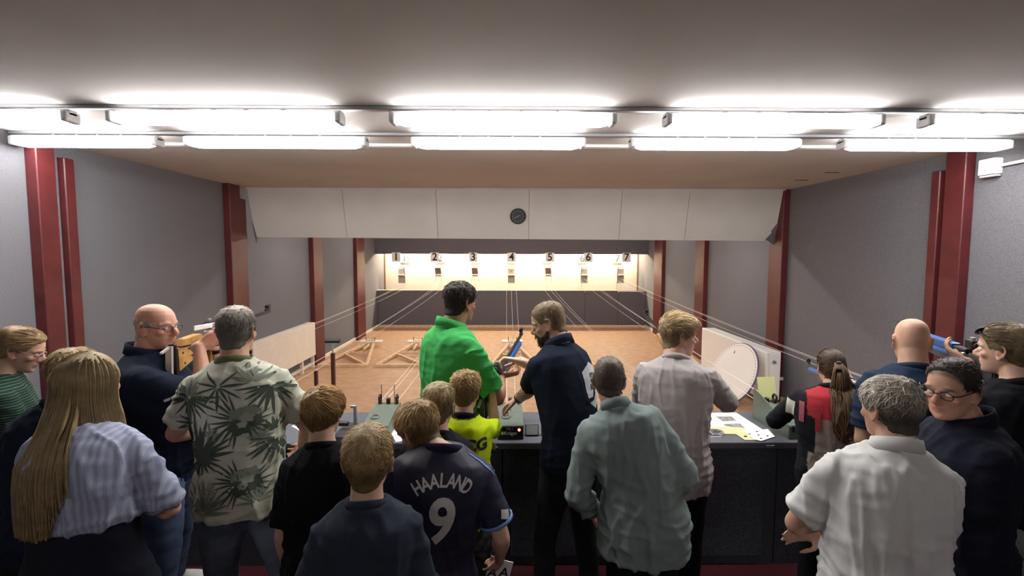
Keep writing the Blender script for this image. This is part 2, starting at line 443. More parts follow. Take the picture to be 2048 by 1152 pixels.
# clock on the baffle
t = thing('wall_clock', 'round black wall clock with dark grey face on the white baffle', 'clock', at(1036, 432, Y=6.50))
R = Matrix.Rotation(math.radians(90 + 15.5), 3, 'X')
nc = Vector((0, -.963, .27)) * -1; fc = Vector((0, -.963, -.27))
MB().cyl(fc * -.012, fc * .016, .094, n=40).build('face', mat('clock_face', (.055, .055, .06), .35), t, True)
MB().ring(fc * .016, fc, .094, .011, 40).build('rim', m_black, t, True)
cu = Vector((0, -.27, .963)); cx_ = Vector((1, 0, 0))
m_mark = mat('clock_mark', (.30, .30, .30), .5)
for k in range(12):
    a = k * PI / 6; d = cx_ * math.sin(a) + cu * math.cos(a)
    MB().bar(d * .068 + fc * .018, d * .082 + fc * .018, .008 if k % 3 else .012, .002, fc).build('hour_mark', m_mark, t)
for a, L, w in ((math.radians(242), .05, .007), (math.radians(64), .03, .006)):
    d = cx_ * math.sin(a) + cu * math.cos(a)
    MB().bar(d * -.008 + fc * .020, d * L + fc * .020, w, .002, fc).build('hand', m_mark, t)

# target pit: soffit, lower boards, strip on top
o = MB().span((XL, 12.75, 1.955), (XR, 12.87, CEIL)).build('trim_14', m_felt_dark); tag(o, 'charcoal felt fascia above the lit target recess', kind='structure')
o = MB().span((XL, 12.90, 0.06), (XR, 12.94, .93)).build('trim_15', m_felt_dark); tag(o, 'charcoal felt boards below the lit target recess', kind='structure')
for a, b in ((XL + .01, 2.075), (2.085, 2.955), (2.965, XR - .01)):
    MB().span((a, 12.88, .075), (b, 12.90, .985), .004).build('panel', m_felt_dark, o)
MB().span((XL, 12.86, .985), (2.955, 12.95, 1.003), .003).build('ledge', m_cream, o)
MB().span((2.962, 12.872, .962), (XR, 12.95, .978), .003).build('ledge', m_cream, o)
MB().span((XL, 12.86, 0), (2.96, 12.90, .07), .003).build('skirting', m_wood, o)
MB().span((2.965, 12.88, 0), (XR, 12.90, .05), .003).build('skirting', m_wood, o)
for s, X in ((-1, XL), (1, XR)):
    o = MB().span((X, 13.69, .9), (X - s * .03, 13.745, 2.3)).build('trim_%d' % (16 if s < 0 else 17), m_brown); o['kind'] = 'structure'
# reflector lamps behind the fascia, one above each target
m_bulb = mat('lit_warm_bulb', (1, .9, .7), .4, emit=((1.0, .83, .60), BULB))
for i, x in enumerate(LANES):
    t = thing('target_lamp', 'warm lamp above target %s, hidden behind the fascia' % NUMW[i], 'lamp', (x, 13.46, 2.12), 'warm lamps over the targets')
    MB().cyl((0, -.02, .10), (0, 0, .02), .03, .055, n=16).build('shade', m_dkgrey, t, True)
    MB().sph((0, .002, -.005), .036, 8).build('bulb', m_bulb, t, True)
    MB().cyl((0, -.02, .10), (0, -.59, .16), .008, n=8).build('stem', m_dkgrey, t)

# lane number plates: one hangs in front of the fascia, its twin is fixed behind
m_plate = mat('number_plate', (.72, .70, .68), .6)
m_ink = mat('black_ink', (.02, .018, .018), .7)
for i, x in enumerate(LANES):
    zf = (1.885 + .0 * i)
    for k, (yy, zz, s) in enumerate(((12.70, at(1023, 514.5, Y=12.7).z, .22), (13.71, at(1023, 517, Y=13.71).z, .22))):
        t = thing('number_plate', ('white plate with black number %s hanging at the fascia edge' if k == 0 else 'second plate with number %s fixed on the lit wall behind its twin') % NUMW[i], 'sign', (x, yy, zz), 'front lane numbers' if k == 0 else 'rear lane numbers')
        MB().box((0, 0, 0), (s, .012, s * 1.08), None, .002).build('plate', m_plate, t)
        if k == 0: MB().cyl((0, .0, s * .5), (0, .05, s * .5 + .12), .004, n=6).build('hook', m_dkgrey, t)
        o = flat_text('numeral', str(i + 1), .27, Matrix.Translation((0, -.0075, 0)) @ Matrix.Rotation(PI / 2, 4, 'X'), m_ink, t, .006)

# targets
m_card = mat('target_card', (.80, .70, .42), .7)
m_holder = mat('white_target_box', (.82, .78, .70), .6)
def target(i, kind):
    px = (808, 880, 952, 1023, 1094, 1163, 1237)[i]
    x = LANES[i]; y = 13.28; z = at(px, 543, Y=y).z
    t = thing('target_holder', ('brown hardboard target flap on two thin legs below number %s' if kind == 'flap' else 'white open-sided target box with a card below number %s') % NUMW[i], 'target', (x, y, z), 'air rifle target holders')
    MB().bar((0, .03, -.10), (0, YBACK - y - .002, -.12), .02, .02).build('wall_arm', m_holder, t)
    if kind == 'flap':
        MB().prism([(-.085, -.01, .10), (.075, -.01, .10), (.095, -.03, -.07), (-.07, -.03, -.07)], (0, .012, 0)).build('flap', m_brown, t)
        MB().box((.012, -.02, -.085), (.16, .05, .022), None, .003).build('tray', m_holder, t)
        MB().box((.012, -.03, -.115), (.15, .05, .028), None, .003).build('bracket', m_brown, t)
        for s in (-1, 1): MB().bar((s * .075 + .012, 0, -.12), (s * .095 + .012, .0, -.27), .008, .008).build('leg', m_brown, t)
        MB().cyl((.10, 0, .0), (.13, -.02, .02), .008, n=8).build('arm', m_brown, t)
    else:
        s = -1 if i > 2 else 1
        MB().box((0, .0, .105), (.18, .07, .012)).build('top_plate', m_brown, t)
        if i == 6: pass
        MB().prism([(s * .085, -.035, .10), (s * .085, .035, .10), (s * .105, .035, -.10), (s * .105, -.035, -.10)], (s * -.012, 0, 0)).build('side_plate', m_brown, t)
        MB().box((0, 0, 0), (.155, .006, .15)).build('card', m_card if i == 3 else m_holder, t)
        if i == 3: MB().cyl((0, -.003, -.01), (0, -.006, -.01), .012, n=14).build('bullseye', m_ink, t)
        MB().box((0, -.01, -.10), (.18, .08, .02), None, .003).build('tray', m_holder, t)
        MB().box((0, .0, -.125), (.15, .05, .018)).build('bracket', m_brown, t)
        MB().box((0, .06, -.21), (.19, .01, .22)).build('shadow_sheet', mat('shadow_grey', (.42, .38, .34), .8), t)  # grey sheet stands in for the shadow patch below the target box
        for q in (-1, 1): MB().bar((q * .08, .05, -.10), (q * .08, .05, -.31), .008, .008).build('leg', m_holder, t)
for i, k in enumerate(('box', 'flap', 'flap', 'box', 'flap', 'box', 'box')): target(i, k)

# cords of the target conveyors, lane by lane
m_cord = mat('pale_cord', (.70, .66, .60), .7)
ends = {0: (-2.75, 3.40), 1: (-1.80, 3.40), 2: (-.84, 3.38), 3: (.06, 3.35), 4: (1.10, 3.40), 5: (1.86, 3.40), 6: (2.95, 3.35)}
for i, x in enumerate(LANES):
    ex, ey = ends[i]
    t = thing('conveyor_cords', 'three pale cords running from the counter to target %s' % NUMW[i], 'cord', (ex, ey, HC), 'target conveyor cords')
    for k, (dx, dz, sag) in enumerate(((-.11, 0, .0), (0, .03, -.02), (.11, 0, .0))):
        a = Vector((dx * .55, 0, .125 + dz)); b = Vector((x + dx * 1.2 - ex, 13.25 - ey, 1.0 - HC + .03 + dz))
        if i >= 5: b.z += .22
        pts = [a.lerp(b, q / 10) + Vector((0, 0, -(.06 + sag) * 4 * (q / 10) * (1 - q / 10))) for q in range(11)]
        MB().pipe(pts, .0019, 5).build('cord', m_cord, t)

# pine floor frames of the conveyors (lanes 1 to 5)
def floor_frame(i):
    x = LANES[i]
    t = thing('floor_frame', 'flat triangular pine frame with a small platform on the floor in line with target %s' % NUMW[i], 'frame', (x, 8.40, 0), 'pine conveyor frames')
    L, Rr, A = Vector((-.40, 0, .025)), Vector((.42, .02, .025)), Vector((0, 1.75, .025))
    MB().bar(L + Vector((-.02, 0, 0)), Rr + Vector((.02, 0, 0)), .06, .05, bev=.004).build('base_bar', m_wood, t)
    MB().bar(L + Vector((0, .03, 0)), A + Vector((-.08, 0, .05)), .055, .05, bev=.004).build('side_bar', m_wood, t)
    MB().bar(Rr + Vector((0, .03, 0)), A + Vector((.08, 0, .05)), .055, .05, bev=.004).build('side_bar', m_wood, t)
    MB().bar(L.lerp(A, .45) + Vector((.02, 0, .03)), Rr + Vector((-.03, .04, .0)), .05, .045, bev=.004).build('brace', m_wood, t)
    MB().bar(L.lerp(A, .52) + Vector((.04, 0, .03)), Rr.lerp(A, .52) + Vector((-.04, 0, .03)), .05, .045, bev=.004).build('cross_bar', m_wood, t)
    MB().bar((0, 1.3, .05), (0, 1.8, .07), .04, .04, bev=.004).build('strut', m_wood, t)
    MB().box((0, 1.85, .115), (.46, .22, .025), None, .004).build('platform', m_cream, t)
    for s in (-1, 1):
        MB().cyl((s * .09, 1.80, .12), (s * .09, 1.80, .215), .006, n=8).build('upright', m_black, t)
    MB().cyl((-.09, 1.80, .132), (.09, 1.80, .132), .005, n=8).build('bracket_rod', m_black, t)
    MB().cyl((.02, 1.86, .12), (.02, 1.86, .26), .003, n=6).build('pin', m_grey, t)
for i in range(5): floor_frame(i)

# radiators
m_rad = mat('radiator_enamel', (.78, .77, .75), .4)
t = thing('panel_radiator', 'white panel radiator on the right wall behind the round board', 'radiator', (3.32, 7.1, 0))
MB().span((-.02, -1.02, .10), (.03, 1.03, .74), .012, 2).build('front_panel', m_rad, t)
MB().span((.14, -1.0, .12), (.18, 1.0, .72), .01).build('rear_panel', m_rad, t)
MB().span((.0, -1.0, .728), (.18, 1.0, .742), .003).build('top_grille', m_rad, t)
MB().span((.03, -1.02, .12), (.17, -1.0, .73), .004).build('side_cover', m_rad, t)
MB().cyl((.08, -1.05, .62), (.08, -1.02, .62), .018, n=14).build('valve', m_grey, t)
MB().cyl((.08, -1.06, .0), (.08, -1.06, .16), .012, n=10).build('pipe', m_rad, t)
for yy in (-.7, .7):
    MB().span((.14, yy - .02, .3), (XR - 3.323, yy + .02, .34)).build('bracket', m_rad, t)
    MB().span((.05, yy - .02, 0), (.11, yy + .02, .12)).build('foot', m_rad, t)
t = thing('panel_radiator', 'cream boarded radiator cover on the left wall beyond the counter', 'radiator', (XL, 7.35, 0))
MB().span((.10, -1.0, .22), (.125, 1.05, .775), .004).build('front_board', m_cream, t)
MB().span((.0, -1.0, .765), (.125, 1.05, .79), .004).build('top_board', m_cream, t)
MB().span((.02, -.9, .26), (.085, .95, .72), .008).build('radiator_core', m_rad, t)
for yy in (-.6, .55, 1.0):
    MB().span((.06, yy - .02, 0), (.11, yy + .02, .23), .003).build('leg', m_cream, t)

# round board leaning on the right radiator
t = thing('round_board', 'large round white board with red dashes round its edge leaning by the radiator', 'board', (3.02, 6.38, 0))
n = Vector((-.90, -.17, .40)).normalized(); c = Vector((.02, .02, .395))
MB().cyl(c + n * -.012, c + n * .012, .418, n=64).build('disc', mat('board_white', (.80, .77, .73), .55, noise=(2, .03)), t, True)
MB().ring(c - n * .004, n, .420, .012, 64, 6).build('rim', mat('board_rim', (.10, .09, .22), .5), t, True)
s_ = n.cross(Vector((0, 0, 1))).normalized(); u_ = s_.cross(n)
m_dash = mat('red_dash', (.35, .06, .06), .6)
for k in range(56):
    a = 2 * PI * k / 56; d = s_ * math.cos(a) + u_ * math.sin(a); tg = n.cross(d)
    q = c + n * .0126 + d * .390
    MB().bar(q - tg * .011, q + tg * .011, .006, .0012, n).build('dash', m_dash, t)
MB().bar(c + u_ * .29 + s_ * .13 + n * .013, c + u_ * .25 + s_ * .12 + n * .013, .012, .002, n).build('slot', m_ink, t)

# counter
t = thing('counter', 'long carpet-covered firing counter across the room', 'counter', (0, YCF, 0))
MB().span((XL, 0, HC - .045), (XR, YCR - YCF, HC), .006, 2).build('top', m_ctop, t)
for a, b in ((XL, -1.93), (-1.925, -.03), (-.025, 1.72), (1.725, XR)):
    MB().span((a + .002, .035, .0), (b - .002, .065, HC - .045)).build('front_panel', m_cfront, t)
for a, b in ((-.02, 1.70),):
    MB().span((a + .05, .022, .06), (b - .06, .036, HC - .10), .004).build('raised_panel', m_cfront, t)
MB().span((XL, .55, 0), (XR, .58, HC - .045)).build('rear_panel', m_cfront, t)
MB().span((1.63, -.003, HC - .038), (1.68, .002, HC - .018), .002).build('plate', m_alu, t)
MB().span((-2.0, -.003, HC - .038), (-1.95, .002, HC - .018), .002).build('plate', m_alu, t)
# ------------------------------------------------------------------ people
m_skin = attr_mat('skin', .55, sss=.12, noise=(45, .06), bump=(420, .12), spec=.35)
m_hair = attr_mat('hair', .55, noise=(30, .25), spec=.35)
m_cloth_attr = attr_mat('printed_cloth', .9, noise=(200, .08), bump=(600, .2), spec=.15)
def cloth(name, col, rough=.9, var=.10):
    return mat(name, col, rough, noise=(260, var), bump=(700, .25), spec=.15)
def rotz(a): c, s = math.cos(a), math.sin(a); return np.array([[c, -s, 0], [s, c, 0], [0, 0, 1.]])
def rotx(a): c, s = math.cos(a), math.sin(a); return np.array([[1, 0, 0], [0, c, -s], [0, s, c]])
def roty(a): c, s = math.cos(a), math.sin(a); return np.array([[c, 0, s], [0, 1, 0], [-s, 0, c]])
def smooth01(x, a, b):
    t = np.clip((x - a) / (b - a), 0, 1); return t * t * (3 - 2 * t)

HEAD_RINGS = [(-.118, .026, .074, .016), (-.108, .040, .085, -.008), (-.092, .051, .090, -.032), (-.072, .060, .091, -.058), (-.055, .066, .092, -.076),
              (-.040, .070, .092, -.088), (-.020, .074, .092, -.097), (0, .076, .092, -.102), (.020, .077, .097, -.105), (.045, .077, .096, -.106),
              (.070, .073, .088, -.103), (.092, .063, .072, -.091), (.108, .047, .050, -.071), (.118, .027, .024, -.045), (.121, .010, .0, -.022)]
def head_pieces(T, s, nose=1.0, jaw=1.0, ear=1.0, fem=0):
    """T: function local->world; s: scale"""
    P = []
    def tr(v): return T(np.asarray(v) * s)
    rings = []
    for z, w, yf, yb in HEAD_RINGS:
        if z < -.03: w = w * (1 + (jaw - 1) * min(1, (-.03 - z) / .05))
        w *= .955
        c = np.array([0, (yf + yb) / 2, z]); h = (yf - yb) / 2
        rings.append((c, [w, 0, 0], [0, h, 0], [0, -h, 0]))
    v, f = loft(rings, 28, .92); P.append((tr(v), f))
    v, f = tube([(0, .088, .016), (0, .100, -.004), (0, .113 + .004 * nose, -.028), (0, .106, -.040)], [(.008, .008), (.0085, .010), (.013 * nose, .013), (.011, .008)], (1, 0, 0), 10, 3); P.append((tr(v), f))
    for q in (-1, 1):
        v, f = ellip((q * .013, .099, -.036), (.0075, 0, 0), (0, .011, 0), (0, 0, .007), 8); P.append((tr(v), f))
        v, f = ellip((q * .047, .060, -.024), (.020, 0, 0), (0, .022, 0), (0, 0, .018), 10); P.append((tr(v), f))      # cheek
        v, f = tube([(q * .012, .094, .020), (q * .034, .089, .025), (q * .056, .068, .018)], [(.008, .006), (.009, .007), (.008, .007)], (0, 0, 1), 8, 3); P.append((tr(v), f))   # brow
        # ear: rim, lobe and plate
        e = ear
        v, f = ellip((q * .079, -.012, -.010), (.006, 0, 0), (q * .004, .017 * e, .004), (0, -.006, .031 * e), 10); P.append((tr(v), f))
        v, f = tube([(q * .078, .006, -.036), (q * .084, -.004, -.042), (q * .087, -.022, -.024), (q * .090, -.032, .002), (q * .089, -.026, .022), (q * .083, -.008, .026), (q * .077, .004, .014)], [(.005, .005)] * 7, (0, .3, 1), 8, 3); P.append((tr(v), f))
    v, f = tube([(-.024, .088, -.0615), (-.008, .097, -.0585), (0, .096, -.0595), (.008, .097, -.0585), (.024, .088, -.0615)], [(.004, .004), (.0055, .005), (.005, .005), (.0055, .005), (.004, .004)], (0, 0, 1), 8, 2); P.append((tr(v), f))
    v, f = tube([(-.021, .087, -.068), (0, .095, -.0725), (.021, .087, -.068)], [(.004, .004), (.0068, .006), (.004, .004)], (0, 0, 1), 8, 3); P.append((tr(v), f))
    v, f = ellip((0, .079, -.100), (.024, 0, 0), (0, .018, 0), (0, 0, .018), 10); P.append((tr(v), f))
    return P
def hand_pieces(Wp, d, n, right, s, curl=.5, spread=1.0, thumb=.5):
    """Wp wrist, d finger direction, n palm normal; right hand or left"""
    d = nrm(d); n = np.asarray(n, float); n = nrm(n - d * n.dot(d)); side = np.cross(d, n) * (-1 if right else 1)    # towards the thumb
    P = []
    P.append(tube([Wp - d * .02 * s, Wp + d * .012 * s, Wp + d * .05 * s, Wp + d * .088 * s], [(.024 * s, .018 * s), (.026 * s, .016 * s), (.038 * s, .0145 * s), (.038 * s, .0125 * s)], side, 12, 3))
    for k, (o, L, r) in enumerate(((.029, .072, .0088), (.010, .080, .0090), (-.010, .074, .0086), (-.028, .058, .0078))):
        b = Wp + d * (.088 - abs(o - .008) * .18) * s + side * o * s * 1.02
        dirv = nrm(d + side * o * 2.2 * spread); pts = [b - dirv * .012 * s, b]; ang = 0; p = b
        for j, fr in enumerate((.42, .32, .26)):
            ang += curl * (.75, 1.05, .7)[j] * (1 + .08 * k)
            v = dirv * math.cos(ang) + n * math.sin(ang); p = p + v * L * fr * s * 1.12; pts.append(p)
        P.append(tube(pts, [(r * s * q, r * s * q) for q in (1.05, 1.02, .98, .9, .78)], side, 9, 2))
    b = Wp + d * .022 * s + side * .022 * s + n * .004 * s
    t1 = nrm(d * .75 + side * .75 + n * (.2 + .3 * thumb)); t2 = nrm(d * .95 + side * .15 + n * (.2 + .8 * thumb * curl))
    P.append(tube([b - t1 * .012 * s, b + t1 * .03 * s, b + t1 * .052 * s, b + t1 * .052 * s + t2 * .030 * s, b + t1 * .052 * s + t2 * .050 * s], [(.013 * s,) * 2, (.0125 * s,) * 2, (.0105 * s,) * 2, (.0095 * s,) * 2, (.0075 * s,) * 2], n, 9, 2))
    return P
def ik(S, Wt, la, lb, pole):
    v = Wt - S; L = np.linalg.norm(v); mx = (la + lb) * .995
    if L > mx: v = v * mx / L; L = mx; Wt = S + v
    if L < abs(la - lb) + .03: L = abs(la - lb) + .03; Wt = S + nrm(v) * L; v = Wt - S
    x = (la * la - lb * lb + L * L) / (2 * L); h = math.sqrt(max(0, la * la - x * x)); u = v / L
    p = np.asarray(pole, float); p = nrm(p - u * p.dot(u))
    return S + u * x + p * h, Wt

def strand_mesh(paths, rad, tone, base, dark=.45):
    """paths (N,k,3), rad (N,k); tapering three-sided locks; tone (N,) multiplies the colour"""
    N, k, _ = paths.shape
    T = np.gradient(paths, axis=1); T /= np.linalg.norm(T, axis=2, keepdims=True) + 1e-9
    ref = np.array([.31, .47, .83]); A = np.cross(T, ref); A /= np.linalg.norm(A, axis=2, keepdims=True) + 1e-9; B = np.cross(T, A)
    V = []
    for j in range(3):
        a = 2 * PI * j / 3; V.append(paths + (A * math.cos(a) + B * math.sin(a)) * rad[:, :, None])
    V = np.stack(V, 2).reshape(-1, 3)
    idx = np.arange(N * k * 3).reshape(N, k, 3)
    F = []
    for j in range(3):
        F.append(np.stack([idx[:, :-1, j], idx[:, :-1, (j + 1) % 3], idx[:, 1:, (j + 1) % 3], idx[:, 1:, j]], -1).reshape(-1, 4))
    F = np.vstack(F)
    c = np.asarray(base)[None, :] * tone[:, None]
    C = np.repeat(c, k * 3, 0)
    return V, F, C
def mesh_np(name, V, F):
    me = bpy.data.meshes.new(name)
    F = np.asarray(F); me.vertices.add(len(V)); me.vertices.foreach_set('co', np.asarray(V, np.float32).ravel())
    me.loops.add(F.size); me.loops.foreach_set('vertex_index', F.astype(np.int32).ravel())
    me.polygons.add(len(F)); me.polygons.foreach_set('loop_start', np.arange(0, F.size, F.shape[1], dtype=np.int32))
    me.update(calc_edges=True); me.validate()
    return me
ZLINE_Y = np.array([-.12, -.09, -.06, -.03, -.012, .012, .035, .05, .07, .085, .11])
ZLINE_Z = np.array([-.080, -.082, -.070, -.048, -.012, .012, .005, .035, .062, .074, .080])
def make_hair(root, body_bvh, T, Ti, s, spec, seed, extra_bvh=None):
    """spec: col, col2, top, side (thickness), len, n, flow, line (hairline shift), bald"""
    r = np.random.RandomState(seed); col = np.array(spec['col'])
    top, sid = spec.get('top', .018), spec.get('side', .007)
    c0 = np.array([0, -.008, .02])
    nu, nv = 84, 46
    U, Vv = np.meshgrid(np.arange(nu) * 2 * PI / nu, np.linspace(.02, PI * .86, nv))
    D = np.stack([np.sin(Vv) * np.cos(U), np.sin(Vv) * np.sin(U), np.cos(Vv)], -1).reshape(-1, 3)
    cw = T(c0 * s); O = T((c0 + D * .26) * s)
    hit = np.zeros_like(D)
    for i in range(len(D)):
        d = cw - O[i]; h = body_bvh.ray_cast(Vector(O[i]), Vector(d))
        hit[i] = Ti(np.array(h[0])) / s if h[0] is not None else c0 + D[i] * .09
    # keep ears from making bumps
    rr = np.linalg.norm(hit - c0, axis=1); sidez = np.abs(D[:, 0]) > .75
    lim = 1 / np.sqrt((D[:, 0] / .080) ** 2 + (D[:, 1] / .108) ** 2 + (D[:, 2] / .104) ** 2) * 1.02
    rr = np.where(sidez, np.minimum(rr, lim), rr); rr = np.minimum(rr, lim * 1.12 + .012 * (D[:, 2] < 0)); hit = c0 + D * rr[:, None]
    zl = np.interp(hit[:, 1], ZLINE_Y, ZLINE_Z) + spec.get('line', 0) * smooth01(hit[:, 1], .03, .08) + spec.get('nape', 0) * smooth01(-hit[:, 1], .0, .06)
    sd = hit[:, 2] - zl
    if spec.get('bald'):     # only a fringe round the back and sides
        sd = np.minimum(sd, spec['bald'] - hit[:, 2] + .25 * np.clip(-hit[:, 1] - .02, 0, 1))
    if spec.get('wob'): sd = sd + .006 * wave(hit, seed, 120)
    t = sid + (top - sid) * smooth01(hit[:, 2], .02, .085) + spec.get('back', 0) * smooth01(-hit[:, 1], .03, .09) * smooth01(hit[:, 2], -.06, .02)
    t = t + spec.get('quiff', 0) * smooth01(hit[:, 1], .03, .08) * smooth01(hit[:, 2], .05, .08)
    t = t * .78 * smooth01(sd, -.002, .022)
    t = t * (1 + spec.get('rough', .25) * wave(hit, seed + 1, 150))
    keep = sd > -.002
    shell = hit + D * np.where(keep, np.maximum(t, .0015) * 1.0, -.006)[:, None]
    F = []
    for i in range(nv - 1):
        for j in range(nu):
            a, b, c, d = i * nu + j, i * nu + (j + 1) % nu, (i + 1) * nu + (j + 1) % nu, (i + 1) * nu + j
            if keep[a] or keep[b] or keep[c] or keep[d]: F.append((a, d, c, b))
    V = [T(shell * s)]; FF = [np.array(F)]
    tone = .78 + .22 * wave(hit * np.array([1, 1, .3]), seed + 3, 260)
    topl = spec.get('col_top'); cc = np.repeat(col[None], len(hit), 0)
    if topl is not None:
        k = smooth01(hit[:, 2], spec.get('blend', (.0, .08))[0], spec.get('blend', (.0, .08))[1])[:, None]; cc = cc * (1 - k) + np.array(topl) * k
    CC = [cc * tone[:, None] * .85]
    ii = np.where((sd > .002))[0]
    w = np.sin(Vv).ravel()[ii]; w = w / w.sum()
    N = spec.get('n', 1500); L = spec.get('len', .03); k = spec.get('k', 4)
    ids = r.choice(ii, N, p=w)
    root_p = shell[ids] + r.normal(size=(N, 3)) * .0022; nor = D[ids]
    whorl = np.array(spec.get('whorl', (.012, -.06, .115)))
    flow = root_p - whorl
    if spec.get('flow') == 'back': flow = np.array(spec.get('tie', (0, -.13, -.01))) - root_p
    if spec.get('comb') is not None: flow = flow * .35 + np.array(spec['comb']) * .12 * smooth01(root_p[:, 2], .03, .08)[:, None]
    flow = flow + r.normal(size=flow.shape) * spec.get('mess', .02)
    flow = flow - nor * np.sum(flow * nor, 1, keepdims=True); flow /= np.linalg.norm(flow, axis=1, keepdims=True) + 1e-9
    ll = L * (.6 + .6 * r.rand(N)) * (.45 + .55 * smooth01(root_p[:, 2], -.04, .05))
    lift = .8 * spec.get('lift', .12) * (0.3 + r.rand(N)) * smooth01(root_p[:, 2], -.02, .07) + .02
    q = np.linspace(0, 1, k)
    sl = ll[:, None] * q[None]
    paths = root_p[:, None] - nor[:, None] * .003 + flow[:, None] * sl[..., None] + nor[:, None] * ((sl * lift[:, None]) - sl ** 2 / (2 * .10))[..., None]
    rad = spec.get('rad', .0022) * (1 - .85 * q[None] ** 1.5) * (.7 + .6 * r.rand(N)[:, None])
    tn = .62 + .75 * r.rand(N)
    b = np.repeat(col[None], N, 0)
    if topl is not None: b = cc[ids]
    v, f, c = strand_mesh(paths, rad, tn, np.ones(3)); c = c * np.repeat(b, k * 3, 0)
    o = len(shell); V.append(T(v.reshape(-1, 3) * s)); FF.append(f + o); CC.append(c); o += len(v)
    if 'locks' in spec:      # long locks: list of callables giving world paths
        for paths_w, rad_w, tn_w, colr in spec['locks'](T, Ti, s, r, hit, D, sd, extra_bvh):
            v, f, c = strand_mesh(paths_w, rad_w, tn_w, np.asarray(colr)); V.append(v); FF.append(f + o); CC.append(c); o += len(v)
    Vw = np.vstack(V) - np.array(root.location)
    me = mesh_np('hair', Vw, np.vstack(FF)); 
    ob = link('hair', me, m_hair, root, True)
    Ca = np.vstack(CC)
    if len(me.vertices) == len(Ca): set_col(me, np.clip(Ca, 0, 1))
    return ob
def neckband(root, T, c, rx, ry, h, th, tiltv, m, open_=0.0, flare=.0, name='collar', parent=None):
    """band round the neck. c local centre, tilt lowers the front"""
    n = 40; V, F = [], []; a0 = open_
    for i in range(n):
        a = PI / 2 + a0 + (2 * PI - 2 * a0) * i / (n - 1 if a0 else n)
        ca, sa = math.cos(a), math.sin(a); ri = 1 - th
        for (k, zz) in ((1 + flare, -h / 2), (1, h / 2), (ri, h / 2), (ri + flare * .7, -h / 2)):
            V.append(np.array(c) + np.array([rx * k * ca, ry * k * sa, zz - tiltv * sa * ry]))
    V = T(np.array(V)); m_ = n if not a0 else n - 1
    for i in range(m_):
        for j in range(4):
            F.append((i * 4 + j, ((i + 1) % n) * 4 + j, ((i + 1) % n) * 4 + (j + 1) % 4, i * 4 + (j + 1) % 4))
    if a0: F.append((0, 1, 2, 3)); F.append(tuple((n - 1) * 4 + j for j in (3, 2, 1, 0)))
    return link(name, pydata(name, V - np.array(root.location), F), m, parent or root, True)

